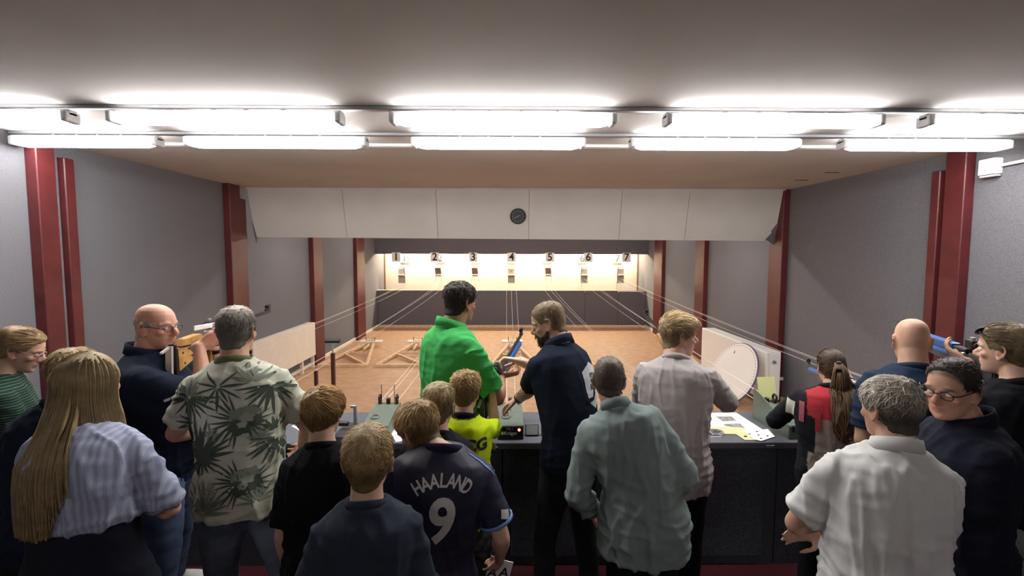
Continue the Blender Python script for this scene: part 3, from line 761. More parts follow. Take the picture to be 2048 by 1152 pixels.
class P: pass
def person(label, head, Y, face=0, lean=0, side=0, twist=0, hyaw=0, hpitch=0, hroll=0, hs=1.0, w=1.0, depth=1.0, belly=0.0, hip=1.0, fem=0, skin=(.56, .33, .235),
           armL=None, armR=None, feet=None, shirt=None, pants=None, shoes=(.03, .03, .03), hair=None, beard=None, brow=(.10, .06, .04), nose=1.0, jaw=1.0, ear=1.0,
           seed=1, limb=1.0, eyes=True, lipc=(.40, .15, .12), stubble=None, sh=1.0, H=None, shrug=0.0, hd=(0, 0, 0), fine=False):
    """head = measured pixel of the head's centre, Y = its distance; everything else in the person's own frame"""
    A = rotz(math.radians(face)); hc = np.array(at(head[0], head[1], Y=Y))
    ln, sd_, tw = math.radians(lean), math.radians(side), math.radians(twist)
    def bend(p, k=1.0, HH=None):
        p = np.asarray(p, float); HH = HH or H; c = np.array([0, 0, .54 * HH])
        R = rotz(tw * k) @ roty(sd_ * k) @ rotx(-ln * k)
        return (p - c) @ R.T + c
    hl = np.array([hd[0], .022 + hd[1], .916 + hd[2]])
    if H is None:
        H = 1.0; z1 = bend(hl, 1, 1.0)[2]; H = hc[2] / z1
    hloc = bend(hl * H) ; hloc_y = hloc + np.array([0, math.sin(math.radians(hpitch)) * .02, 0])
    root_xy = hc[:2] - (A @ hloc)[:2]
    root = thing('person', label, 'person', (root_xy[0], root_xy[1], 0)); rl = np.array([root_xy[0], root_xy[1], 0.])
    def L2W(p): return np.asarray(p) @ A.T + rl
    Hd = A @ rotz(math.radians(hyaw)) @ rotx(-math.radians(hpitch)) @ roty(math.radians(hroll))
    hcw = L2W(hloc)
    def TH(p): return np.asarray(p) @ Hd.T + hcw
    def TiH(p): return (np.asarray(p) - hcw) @ Hd
    S = hs * .925 * (H / 1.75) ** .45          # head scale
    q = P(); q.root, q.H, q.A, q.L2W, q.bend, q.TH, q.rl, q.S, q.TiH = root, H, A, L2W, bend, TH, rl, S, TiH
    X = A @ np.array([1, 0, 0.]); Yv = A @ np.array([0, 1., 0]); 
    # torso profile: z, half-width, front, back, bend share
    prof = [(.465, .090 * hip, .066, .070, 0), (.50, .098 * hip, .068, .075, 0), (.54, .097 * hip, .066 + belly * .5, .070, .05), (.59, .088 * (hip * .4 + .6), .062 + belly, .062, .25), (.64, .088, .066 + belly * .95, .060, .5),
            (.69, .094 * w, .072 + belly * .55, .066, .75), (.74, .100 * w, .074 + belly * .2 + fem * .012, .070, .92), (.785, .101 * w, .062, .068, 1), (.815, .088 * w, .048, .060, 1), (.835, .060 * w, .038, .050, 1), (.85, .040, .032, .042, 1)]
    def ring(z, wx, yf, yb, k, grow=0, gz=0):
        R = rotz(tw * k) @ roty(sd_ * k) @ rotx(-ln * k)
        c = L2W(bend(np.array([0, -.004 * H, z * H + gz]), k)); ax = A @ R @ np.array([wx * H + grow, 0, 0]); f = A @ R @ np.array([0, yf * H * depth + grow, 0]); b = A @ R @ np.array([0, -yb * H * depth - grow, 0])
        return (c, ax, f, b)
    q.ring = ring; q.prof = prof
    # ---- joints
    J = {}
    for sgn, nm in ((-1, 'L'), (1, 'R')):
        Sj = L2W(bend(np.array([sgn * .093 * H * w * sh, -.002 * H, (.794 + shrug) * H])))
        arm = dict(armL if nm == 'L' else armR) if (armL if nm == 'L' else armR) else {}
        la, lb = .178 * H, .148 * H
        if 'w' in arm: Wt = np.array(arm['w'], float)
        else:
            rel = arm.get('rel', (sgn * .028, .04, -.315)); Wt = Sj + A @ (np.array(rel) * H)
        pole = A @ np.array(arm.get('pole', (sgn * .25, -.9, -.1)))
        E_, Wr = ik(Sj, Wt, la, lb, pole)
        J[nm] = (Sj, E_, Wr, arm)
    q.J = J
    # ---- skin: one continuous surface
    P_ = []
    P_.append(loft([ring(z, wx * .80, yf * .80, yb * .80, k) for z, wx, yf, yb, k in prof], 24, .95))
    nb = L2W(bend(np.array([0, -.012 * H, .815 * H]))); hn = TH(np.array([0, -.028, -.055]) * S); nm_ = L2W(bend(np.array([0, -.004 * H, .862 * H])))
    nr = .0335 * H * (1 if not fem else .88) * (.5 + .5 * w) * (.7 + .3 * limb) * (1.06 if w < .9 and not fem else 1)
    P_.append(tube([nb, nb * .66 + hn * .34, nb * .3 + hn * .7, hn, TH(np.array([0, -.02, -.01]) * S)], [(nr * 1.5, nr * 1.25), (nr * 1.12, nr * 1.1), (nr, nr), (nr * .98, nr * 1.02), (nr * .9, nr * .95)], X, 18, 4))
    P_ += head_pieces(TH, S, nose, jaw, ear, fem)
    for nm in 'LR':
        Sj, E_, Wr, arm = J[nm]; ar = .0262 * H * limb * arm.get('thick', 1)
        m1 = Sj * .55 + E_ * .45; m2 = E_ * .72 + Wr * .28
        P_.append(tube([Sj, m1, E_], [(ar * .85, ar * .85), (ar * .98, ar * .98), (ar * .88, ar * .88)], Yv, 14, 4))
        P_.append(tube([E_, m2, E_ * .35 + Wr * .65, Wr], [(ar * .86, ar * .88), (ar * .93, ar * .92), (ar * .74, ar * .68), (ar * .60, ar * .50)], A @ np.array(arm.get('flat', (0, 0, 1))), 14, 4))
        d = np.array(arm['d'], float) if 'd' in arm else nrm(Wr - E_); d = nrm(A @ d) if 'd' in arm else d
        n = A @ np.array(arm.get('n', ((1, 0, 0) if nm == 'L' else (-1, 0, 0))))
        hsz = H / 1.78 * (.93 if fem else 1.0) * arm.get('size', 1)
        if arm.get('hand', True): P_ += hand_pieces(Wr, d, n, nm == 'R', hsz, arm.get('curl', .45), arm.get('spread', 1.0), arm.get('thumb', .5))
    me = remesh(P_, .0054 if fine else .0080, 2, .5)
    v = get_v(me); h = TiH(v) / S
    near = np.linalg.norm(h, axis=1) < .2
    nn = get_n(me)
    # eye sockets
    if eyes:
        for e in (-1, 1):
            g = np.exp(-(((h[:, 0] - e * .031) / .017) ** 2 + ((h[:, 2] + .001) / .0095) ** 2)) * (h[:, 1] > .05)
            v -= (Hd @ np.array([0, 1., 0]))[None] * (g * .0085 * S)[:, None]
        g = np.exp(-((h[:, 0] / .022) ** 2 + ((h[:, 2] + .0655) / .0022) ** 2)) * (h[:, 1] > .07)
        v -= (Hd @ np.array([0, 1., 0]))[None] * (g * .004 * S)[:, None]
    set_v(me, v)
    c = np.repeat(np.array(skin)[None], len(v), 0)
    red = np.exp(-(((np.abs(h[:, 0]) - .04) / .022) ** 2 + ((h[:, 2] + .03) / .022) ** 2)) * (h[:, 1] > .03) + np.exp(-((h[:, 0] / .014) ** 2 + ((h[:, 2] + .032) / .014) ** 2)) * (h[:, 1] > .085) + (np.abs(h[:, 0]) > .078) * near * .8
    c = c * (1 - .35 * np.clip(red, 0, 1)[:, None] * np.array([0.05, .55, .55])[None])
    lip = np.exp(-(np.abs(h[:, 0] / .024) ** 4 + np.abs((h[:, 2] + .065) / .0105) ** 4)) * (h[:, 1] > .075)
    c = c * (1 - lip[:, None] * .75) + np.array(lipc)[None] * lip[:, None] * .75
    if brow is not None:
        zb = .026 + .004 * np.cos(h[:, 0] * 60)
        b = np.exp(-(np.abs((np.abs(h[:, 0]) - .034) / .020) ** 4 + ((h[:, 2] - zb) / .0050) ** 2)) * (h[:, 1] > .045)
        c = c * (1 - b[:, None] * .8) + np.array(brow)[None] * b[:, None] * .8
    if stubble is not None:
        zl = np.interp(h[:, 1], ZLINE_Y, ZLINE_Z); g = smooth01(h[:, 2] - zl, -.006, .012) * near
        c = c * (1 - .8 * g[:, None]) + np.array(stubble)[None] * .8 * g[:, None]
    set_col(me, c); q.body_bvh = bvh_of(me)
    set_v(me, get_v(me) - rl)
    q.body = link('body', me, m_skin, root, True)
    # ---- eyes
    if eyes:
        mw = mat('eyeball', (.75, .73, .70), .2); mi = mat('iris', (.06, .07, .08), .15)
        for e in (-1, 1):
            b = MB(); b.sph(Vector(TH(np.array([e * .031, .0785, .0]) * S) - rl), .0118 * S, 10); eb = b.build('eye', mw, q.body, True)
            fr = TH(np.array([e * .031, .0885, -.001]) * S) - rl; bk = TH(np.array([e * .031, .0790, 0]) * S) - rl
            MB().cyl(Vector(bk), Vector(fr), .0062 * S, .0045 * S, 10).build('iris', mi, q.body)
    # ---- shirt
    if shirt:
        g = shirt.get('ease', .012); hem = shirt.get('hem', .475); flare = shirt.get('flare', .0)
        R_ = []
        zs = [hem] + [p[0] for p in prof if p[0] > hem + .012 and p[0] < .835]
        for z in zs:
            wx, yf, yb, k = [np.interp(z, [p[0] for p in prof], [p[i] for p in prof]) for i in (1, 2, 3, 4)]
            gg = g + flare * max(0, (.62 - z) / .15) + (.004 if z > .6 else 0)
            R_.append(ring(z, wx, yf, yb, k, gg))
        R_.append(ring(.838, .062 * w, .040, .052, 1, .004)); R_.append(ring(.850, .043, .035, .045, 1, .002))
        SP = [loft(R_, 30, .93)]
        for nm, sgn in (('L', -1), ('R', 1)):
            Sj, E_, Wr, arm = J[nm]; ar = .0262 * H * limb * arm.get('thick', 1); sl = shirt.get('sleeve', .62); e2 = shirt.get('sease', .012)
            nbw = L2W(bend(np.array([sgn * .03 * H, -.008 * H, .832 * H])))
            SP.append(tube([nbw, (nbw + Sj) / 2 + np.array([0, 0, .001 * H]), Sj + (Sj - E_) * .0], [(.028 * H, .015 * H), (.031 * H, .020 * H), (ar * 1.12 + .002, ar * 1.02 + .002)], Yv, 14, 4))
            if sl <= 1:
                En = Sj * (1 - sl) + E_ * sl
                SP.append(tube([Sj, Sj * .5 + En * .5, En], [(ar * 1.18 + e2 * .3,) * 2, (ar * 1.12 + e2 * .6,) * 2, (ar * 1.06 + e2 * .95,) * 2], Yv, 18, 4, False))
            else:
                k = sl - 1; En = E_ * (1 - k) + Wr * k
                SP.append(tube([Sj, Sj * .5 + E_ * .5, E_], [(ar * 1.18 + e2 * .3,) * 2, (ar * 1.08 + e2 * .6,) * 2, (ar * .95 + e2 * .7,) * 2], Yv, 16, 4))
                SP.append(tube([E_, E_ * .55 + En * .45, En], [(ar * .95 + e2 * .7,) * 2, (ar * .95 + e2 * .6,) * 2, (ar * .68 + e2 * .5,) * 2], Yv, 16, 4, False))
        if shirt.get('extra'): SP += shirt['extra'](q)
        sm = remesh(SP, shirt.get('vox', .0095), shirt.get('smooth', 5), .55)
        v = get_v(sm); n = get_n(sm); loc = (v - rl) @ A
        amp = shirt.get('fold', .010)
        zf = loc[:, 2] / H
        ridge = lambda x_: np.clip(1 - np.abs(x_) * 2.9, 0, 1) ** 1.4 - .25
        hang = ridge(wave(loc * np.array([1.5, 1.5, .42]), seed + 11, 34)); cross = ridge(wave(loc * np.array([.55, .55, 1.7]) + loc[:, [2, 2, 0]] * np.array([.35, .35, 0]), seed + 12, 36))
        fine = wave(loc * np.array([1, 1, 1.5]), seed + 13, 95)
        low = smooth01(-zf, -.74, -.55); arm_ = smooth01(np.abs(loc[:, 0]), .085 * H, .115 * H)
        v = v + n * (amp * (hang * (.7 + .9 * low) * (1 - .5 * arm_) + cross * (.25 + .65 * low + .5 * arm_) + .18 * fine))[:, None]
        set_v(sm, v - rl); q.shirt_bvh = BVHTree.FromPolygons([Vector(p) for p in v], [tuple(p.vertices) for p in sm.polygons])
        mm = shirt['mat']
        if 'paint' in shirt: set_col(sm, shirt['paint'](loc / H, v, q)); mm = m_cloth_attr
        q.shirt = link(shirt.get('name', 'shirt'), sm, mm, root, True)
        cl = shirt.get('collar')
        if cl:
            R = rotz(tw) @ roty(sd_) @ rotx(-ln)
            def TC(p): return L2W(bend(p))
            cm = shirt.get('cmat', mm if mm is not m_cloth_attr else cloth('collar_black', (.01, .01, .012)))
            if cl == 'polo':
                q.collar = neckband(root, TC, (0, -.008 * H, .852 * H), .0415 * H * (.6 + .4 * w) * shirt.get('cw', 1), .045 * H * (.6 + .4 * w) * shirt.get('cw', 1), .026 * H, .10, .30, cm, .25, .16, 'collar', q.shirt)
            else:
                q.collar = neckband(root, TC, (0, -.006 * H, .842 * H), .0445 * H * (.6 + .4 * w) * shirt.get('cw', 1), .044 * H * (.6 + .4 * w) * shirt.get('cw', 1), .016 * H, .14, .35, cm, 0, .10, 'neckband', q.shirt)
    # ---- trousers
    if pants:
        top = pants.get('top', .565); g = pants.get('ease', .008)
        zs = [.47, .50, .54] + ([.58] if top > .57 else []) + ([.62] if top > .61 else [])
        R_ = []
        for z in zs + [top]:
            wx, yf, yb, k = [np.interp(z, [p[0] for p in prof], [p[i] for p in prof]) for i in (1, 2, 3, 4)]
            R_.append(ring(z, wx, yf - (belly * .6 if z > .53 else 0), yb, k, g))
        PP = [loft(R_, 26, .92)]
        ft = feet or [(-.055, .0, -8), (.055, .0, 8)]
        lw = pants.get('leg', 1.0)
        q.feet = []
        for i, sgn in enumerate((-1, 1)):
            hp = L2W(np.array([sgn * .050 * H * hip, 0, .50 * H])); fx, fy, fa = ft[i]
            an = L2W(np.array([fx * H, fy * H - .012 * H, .045 * H])); kn = (hp + an) / 2 + Yv * .02 * H + X * sgn * .004 * H; kn[2] = .275 * H
            PP.append(tube([hp, hp * .6 + kn * .4, kn, kn * .6 + an * .4, an - np.array([0, 0, .012 * H])], [(.060 * H * lw, .062 * H * lw), (.052 * H * lw, .055 * H * lw), (.038 * H * lw, .041 * H * lw), (.036 * H * lw, .038 * H * lw), (.034 * H * lw * pants.get('cuff', 1),) * 2], X, 18, 5, False))
            q.feet.append((an, fa))
        pm = remesh(PP, .015, 3, .5)
        v = get_v(pm); n = get_n(pm); loc = (v - rl) @ A
        v = v + n * (pants.get('fold', .005) * wave(loc * np.array([1, 1, 1.7]), seed + 21, 48))[:, None]
        set_v(pm, v - rl); q.pants = link(pants.get('name', 'trousers'), pm, pants['mat'], root, True)
        for an, fa in q.feet:
            Af = A @ rotz(math.radians(-fa)); fl = .148 * H
            def TF(p): return (np.asarray(p) * fl / .26) @ Af.T + np.array([an[0], an[1], 0])
            sp = []
            for vv, ff in (tube([(0, -.055, .045), (0, .0, .048), (0, .07, .042), (0, .135, .030), (0, .175, .024)], [(.034, .040), (.038, .044), (.042, .036), (.044, .026), (.034, .018)], (1, 0, 0), 16, 3), tube([(0, -.02, .05), (0, -.012, .10)], [(.036, .044), (.038, .046)], (1, 0, 0), 14, 1, False)): sp.append((TF(vv), ff))
            smh = remesh(sp, .010, 2); vv = get_v(smh); vv[:, 2] = np.maximum(vv[:, 2], .012); set_v(smh, vv - rl)
            shm = mat('shoe_%02x%02x%02x' % tuple(int(255 * k) for k in shoes), shoes, .5, noise=(30, .08))
            so = link('shoe', smh, shm, root, True)
            sv, sf = loft([(np.array([0, .06, z]), [.044, 0, 0], [0, .150, 0], [0, -.118, 0]) for z in (.001, .020)], 24, .8)
            link('sole', pydata('sole', TF(sv) - rl, sf), mat('sole_white', (.62, .61, .58), .6) if sum(shoes) > 1 else m_black, so)
    if hair: q.hair = make_hair(root, q.body_bvh, TH, TiH, S, hair, seed * 17, getattr(q, 'shirt_bvh', None))
    if beard: make_beard(q, beard, seed)
    return q
def make_beard(q, col, seed):
    r = np.random.RandomState(seed + 5); me = q.body.data; v = get_v(me) + q.rl; h = q.TiH(v) / q.S; n = get_n(me) @ np.array([[1, 0, 0], [0, 1, 0], [0, 0, 1.]])
    zt = np.interp(h[:, 1], [-.02, .015, .04, .07, .09], [-.025, -.040, -.062, -.060, -.046])
    ok = (h[:, 2] < zt) & (h[:, 2] > -.135) & (h[:, 1] > .004) & (np.linalg.norm(h - np.array([0, 0, -.03]), axis=1) < .16) & ~((np.abs(h[:, 0]) < .022) & (np.abs(h[:, 2] + .065) < .008))
    ids = r.choice(np.where(ok)[0], 1700); p = v[ids]; nn = n[ids]
    d = nn * .5 + (q.TH(np.array([0, .25, -1.])) - q.TH(np.zeros(3)))[None] * .6 + r.normal(size=nn.shape) * .15
    d /= np.linalg.norm(d, axis=1, keepdims=True); L = .018 * (.5 + r.rand(len(p)))
    t = np.linspace(0, 1, 4); paths = p[:, None] - nn[:, None] * .002 + d[:, None] * (L[:, None] * t)[..., None]
    rad = .0019 * (1 - .8 * t)[None] * np.ones((len(p), 1))
    V, F, C = strand_mesh(paths, rad, .7 + .6 * r.rand(len(p)), np.array(col))
    me2 = mesh_np('beard', V - q.rl, F); ob = link('beard', me2, m_hair, q.root, True); set_col(me2, C)
def glasses(q, col=(.02, .02, .02), sunk=False, up=0.0, back=0.0, rx=.025, rz=.017, lens=None, tilt=0):
    """spectacles on the nose; up/back push them onto the hair"""
    TH, S, rl = q.TH, q.S, q.rl
    Rt = rotx(math.radians(tilt))
    def T(p):
        p = np.asarray(p, float); p = (p - np.array([0, .02, .03])) @ Rt.T + np.array([0, .02, .03]) if tilt else p
        return TH((p + np.array([0, -back, up])) * S) - rl
    m = mat('frame_%02x%02x%02x' % tuple(int(255 * k) for k in col), col, .3)
    root = None
    b = MB()
    for e in (-1, 1):
        pts = [Vector(T((e * .033 + rx * math.cos(a) * 1.0, .1045 - .010 * abs(math.cos(a) * rx + .033) / .06, -.003 + rz * math.sin(a)))) for a in np.linspace(0, 2 * PI, 21)]
        b.pipe(pts, .0019, 6)
    b.pipe([Vector(T((-.009, .104, .002))), Vector(T((0, .106, .005))), Vector(T((.009, .104, .002)))], .0018, 6)
    g = b.build('glasses', m, q.root, True)
    for e in (-1, 1):
        MB().pipe([Vector(T((e * .058, .096, .002))), Vector(T((e * .074, .085, .004))), Vector(T((e * .083, .02, .010))), Vector(T((e * .084, -.012, .012))), Vector(T((e * .084, -.030, -.008)))], .0019, 6).build('temple', m, g)
        if lens:
            c = [T((e * .033 + rx * .96 * math.cos(a), .1040 - .010 * abs(math.cos(a) * rx + .033) / .06, -.003 + rz * .96 * math.sin(a))) for a in np.linspace(0, 2 * PI, 20, endpoint=False)]
            link('lens', pydata('lens', c, [tuple(range(20))]), lens, g)
    return g
def decal(q, name, V2, F, origin, right, up, m, parent=None, off=.0025, bvh=None, maxedge=.02, raydir=None):
    """lays flat print (2-D polygons, metres) onto the garment around `origin`"""
    bvh = bvh or q.shirt_bvh; right, up = nrm(right), nrm(up); dr = nrm(np.cross(up, right)) if raydir is None else nrm(raydir)
    bm = bmesh.new(); vs = [bm.verts.new((a, b, 0)) for a, b in V2]
    for f in F:
        try: bm.faces.new([vs[i] for i in f])
        except Exception: pass
    bmesh.ops.triangulate(bm, faces=bm.faces)
    for _ in range(4):
        es = [e for e in bm.edges if e.calc_length() > maxedge]
        if not es: break
        bmesh.ops.subdivide_edges(bm, edges=es, cuts=1); bmesh.ops.triangulate(bm, faces=bm.faces)
    for v in bm.verts:
        p = np.asarray(origin) + right * v.co.x + up * v.co.y
        h = bvh.ray_cast(Vector(p - dr * .4), Vector(dr))
        if h[0] is None or h[3] > .8: h = bvh.find_nearest(Vector(p))
        nn = h[1] if h[1].dot(Vector(dr)) < 0 else -h[1]
        v.co = h[0] + nn * off - Vector(q.rl)
    me = bpy.data.meshes.new(name); bm.to_mesh(me); bm.free()
    return link(name, me, m, parent or q.shirt, True)
# ------------------------------------------------------------------ who stands where
SK_FAIR, SK_MID, SK_RED = (.60, .37, .27), (.52, .30, .21), (.60, .32, .235)
jeans = mat('blue_denim', (.075, .11, .19), .85, noise=(5, .35), bump=(500, .3), spec=.2)
jeans_lt = mat('faded_denim', (.16, .20, .27), .85, noise=(6, .45), bump=(500, .3), spec=.2)
jeans_bk = mat('black_denim', (.022, .023, .027), .85, noise=(6, .3), bump=(500, .3), spec=.2)
pant_navy = cloth('navy_trousers', (.016, .018, .028)); pant_blk = cloth('black_trousers', (.010, .010, .012)); pant_gry = cloth('grey_trousers', (.22, .21, .22))
navy = cloth('navy_cotton', (.011, .016, .032)); black = cloth('black_cotton', (.008, .008, .011)); navy_t = cloth('dark_navy_tee', (.028, .034, .052))
BLOND = (.50, .35, .17); BLOND_D = (.28, .18, .085)

def V(*a): return np.array(a, float)
# 1 woman in a green striped top at the left edge, looking down
green_stripe = stripe_mat('green_stripe', (.012, .034, .024), (.075, .125, .095), 2, 85, .66)
p = person('person in a dark green striped top with tied-back fair hair, looking down', (42, 700), 2.40, face=-46, lean=8, hyaw=-16, hpitch=22, w=1.0, belly=.012, fem=1, hs=.94, skin=SK_FAIR, sh=1.0,
           armL=dict(rel=(.04, .17, -.22)), armR=dict(rel=(-.02, .16, -.23), pole=(.4, -.8, -.3)), shirt=dict(mat=green_stripe, sleeve=.8, hem=.49, collar='crew'), pants=dict(mat=pant_blk),
           hair=dict(col=(0.405, 0.270, 0.135), top=.016, side=.012, len=.06, n=1700, flow='back', mess=.006, lift=.03, back=.012, tie=(0, -.12, -.02)), brow=(.25, .16, .08), seed=3, eyes=True, fine=True)
glasses(p, (.45, .25, .25), rx=.022, rz=.015)
# bun
def bun(q, c, r, col, n=260, seed=1):
    rr = np.random.RandomState(seed); a = rr.rand(n) * 2 * PI; ph = np.arccos(2 * rr.rand(n) - 1); t = np.linspace(0, 1, 7)
    ax = nrm(rr.normal(size=3)); paths = []
    for i in range(n):
        d0 = np.array([math.sin(ph[i]) * math.cos(a[i]), math.sin(ph[i]) * math.sin(a[i]), math.cos(ph[i])]); tg = nrm(np.cross(d0, [.2, .9, .3]))
        th = t * 1.6; pth = np.outer(np.cos(th), d0) + np.outer(np.sin(th), tg); paths.append(np.array(c) + pth * r * (.85 + .2 * rr.rand()))
    paths = q.TH(np.array(paths).reshape(-1, 3) * q.S).reshape(n, 7, 3)
    Vv, F, C = strand_mesh(paths, np.full((n, 7), .005) * (1 - .5 * t)[None], .7 + .5 * rr.rand(n), np.array(col))
    ev, ef = ellip(c, (r * .92, 0, 0), (0, r * .92, 0), (0, 0, r * .92), 14); o = len(Vv)
    me = mesh_np('bun', Vv - q.rl, F); ob = link('hair_bun', me, m_hair, q.root, True); set_col(me, C)
    return ob
bun(p, (0, -.125, -.03), .032, (.27, .18, .09), seed=4)

# 2 person in navy half hidden behind the long-haired woman
p = person('person in a dark navy t-shirt mostly hidden behind the long-haired woman', (150, 752), 2.06, face=5, lean=12, hyaw=-10, hpitch=10, skin=SK_FAIR, w=1.0,
           armL=dict(rel=(-.01, .11, -.26), pole=(-.6, -.5, -.5)), armR=dict(rel=(-.05, .08, -.26)), shirt=dict(mat=navy, sleeve=.8, hem=.49, collar='crew'), pants=dict(mat=pant_blk),
           hair=dict(col=BLOND_D, col_top=BLOND, top=.02, side=.010, len=.045, n=1300), seed=5)

# 3 woman with long blonde hair
blouse = stripe_mat('blue_stripe_blouse', (.40, .43, .55), (.30, .33, .46), 0, 62, .5)
def long_locks(T, Ti, s, r, hit, D, sd, bvh):
    N = 3800
    az = r.uniform(-2.05, 2.05, N); lay = r.rand(N); k = 15; out = np.zeros((N, k, 3))     # az 0 = straight back
    th0 = .0 + .35 * r.rand(N) ** 2
    dx, dy = np.sin(az), -np.cos(az)
    for j in range(8):
        th = th0 + (1.62 - th0) * j / 7
        out[:, j] = np.stack([dx * .084 * np.sin(th) * (1 + .12 * lay), dy * .112 * np.sin(th) * (1 + .10 * lay) - .006, .018 + .106 * np.cos(th) * (1 + .05 * lay)], 1)
    w_ = T(out.reshape(-1, 3) * s).reshape(N, k, 3)
    base = w_[:, 7]; ax_ = T(np.array([0, -.03, -.05]) * s); wob = wave(np.stack([az, lay, az * .5], 1), 5, 3.0)
    ba = np.arctan2(base[:, 1] - ax_[1], base[:, 0] - ax_[0]); back = math.atan2(T(np.array([0, -1., 0]))[1] - T(np.zeros(3))[1], T(np.array([0, -1., 0]))[0] - T(np.zeros(3))[0])
    off = (ba - back + PI) % (2 * PI) - PI; r0 = np.hypot(base[:, 0] - ax_[0], base[:, 1] - ax_[1]); rs_ = smooth01(az, .45, 1.0); tot = (.34 + .13 * r.rand(N) ** .7) * (1 - rs_) + (.17 + .05 * lay) * rs_
    rprev = r0.copy()
    for j in range(8, k):
        f = (j - 7) / (k - 8); a_ = back + off * (1 - .50 * smooth01(f, 0, .6) * (1 - rs_)) + .02 * wob; z_ = base[:, 2] - tot * f
        want = r0 * (1 - .16 * math.sin(PI * min(1, f * 2.0))) + .012 * f
        for i in range(N):
            d = Vector((math.cos(a_[i]), math.sin(a_[i]), 0)); h = bvh.ray_cast(Vector((ax_[0], ax_[1], z_[i])) + d * .45, -d)
            if h[0] is not None and h[3] < .44 and rs_[i] < .6: want[i] = max(want[i], min(.45 - h[3], .155) + .004 + .020 * lay[i])
        rr_ = np.minimum(want, rprev + .045); rprev = rr_
        w_[:, j, 0] = ax_[0] + np.cos(a_) * rr_; w_[:, j, 1] = ax_[1] + np.sin(a_) * rr_; w_[:, j, 2] = z_
    for _ in range(2): w_[:, 7:-1] = (w_[:, 6:-2] + w_[:, 7:-1] * 2 + w_[:, 8:]) / 4
    rad = .0033 * np.ones((N, k)) * (1 - .7 * np.linspace(0, 1, k)[None] ** 4)
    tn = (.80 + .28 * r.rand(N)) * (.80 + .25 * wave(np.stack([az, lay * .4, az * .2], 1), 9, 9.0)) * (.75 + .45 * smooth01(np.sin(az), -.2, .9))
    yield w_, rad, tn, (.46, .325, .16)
    m = 700     # broad under-locks keep the curtain closed
    sel = np.argsort(az)[np.linspace(0, N - 1, m).astype(int)]; und = w_[sel].copy(); und[:, :8] = T((Ti(und[:, :8].reshape(-1, 3)) * .985)).reshape(m, 8, 3)
    yield und, np.full((m, k), .0085) * (1 - .5 * np.linspace(0, 1, k)[None] ** 6), np.full(m, .62), (.46, .325, .16)
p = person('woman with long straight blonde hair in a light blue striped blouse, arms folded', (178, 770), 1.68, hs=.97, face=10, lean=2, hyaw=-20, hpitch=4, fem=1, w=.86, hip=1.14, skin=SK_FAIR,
           armL=dict(rel=(.105, .10, -.15), pole=(-.8, -.1, -.6), n=(0, -1, 0), curl=.7), armR=dict(rel=(-.07, .13, -.165), pole=(.6, .0, -.9), n=(0, -1, 0), curl=.3),
           shirt=dict(mat=blouse, sleeve=.92, hem=.645, ease=.016, flare=.012, sease=.014, fold=.013, name='blouse'), pants=dict(mat=pant_navy, top=.655, leg=1.15),
           hair=dict(col=BLOND, top=.002, side=.002, len=.03, n=60, mess=.004, lift=.01, locks=long_locks), seed=7)

# 4 bald man with glasses and wooden rifle
pw_r = at(398, 692, Y=2.36); pw_l = at(428, 690, Y=2.72)
bald = person('bald man with glasses in a navy polo shirt and jeans holding a wooden air rifle', (313, 653), 2.45, face=-72, lean=-3, hyaw=-24, hpitch=2, w=1.10, belly=.062, depth=1.12, skin=SK_RED, hip=1.05, limb=1.08,
           armL=dict(w=pw_l, pole=(-.3, .1, -1), n=(.0, .2, 1), curl=.75, d=(.1, 1, .35)), armR=dict(w=pw_r, pole=(.3, .5, -1), n=(-.9, .3, .3), curl=.8, d=(-.25, .9, .45), flat=(1, 0, 0)),
           feet=[(-.235, -.055, -6), (.03, -.02, 12)], shirt=dict(mat=navy, sleeve=.74, hem=.475, collar='polo', ease=.014, sease=.02, fold=.004), pants=dict(mat=jeans, leg=1.12), shoes=(.62, .61, .58),
           hair=dict(col=(.50, .46, .40), top=.004, side=.005, len=.014, n=700, bald=.032, rad=.0014, nape=-.005), brow=(.42, .30, .22), jaw=1.10, nose=1.15, seed=9, fine=True)
Sj, E_, Wr, _ = bald.J['R']; ls = Sj * .40 + E_ * .60; lr = nrm(E_ - Sj); lr = nrm(bald.A @ V(0, 1, 0)); lu = V(0, 0, 1.)
m_logo = mat('sleeve_logo_white', (.72, .74, .78), .6)
aa = np.linspace(0, 2 * PI, 16, endpoint=False)
decal(bald, 'sleeve_logo', np.stack([.011 * np.cos(aa) + .022, .009 * np.sin(aa) + .018], 1), [tuple(range(16))], ls, lr, lu, m_logo, off=.003)
for k, (x0, y0, x1, y1, w0) in enumerate(((-.012, -.010, .020, .010, .0018), (-.006, -.014, .030, .006, .0018), (-.042, -.026, -.012, -.012, .006))):
    d_ = nrm(V(x1 - x0, y1 - y0)); n_ = V(-d_[1], d_[0]) * w0
    decal(bald, 'sleeve_logo', np.array([V(x0, y0) - n_, V(x1, y1) - n_, V(x1, y1) + n_, V(x0, y0) + n_]), [(0, 1, 2, 3)], ls, lr, lu, m_logo, off=.003)
glasses(bald, (.05, .035, .03), rx=.024, rz=.015)

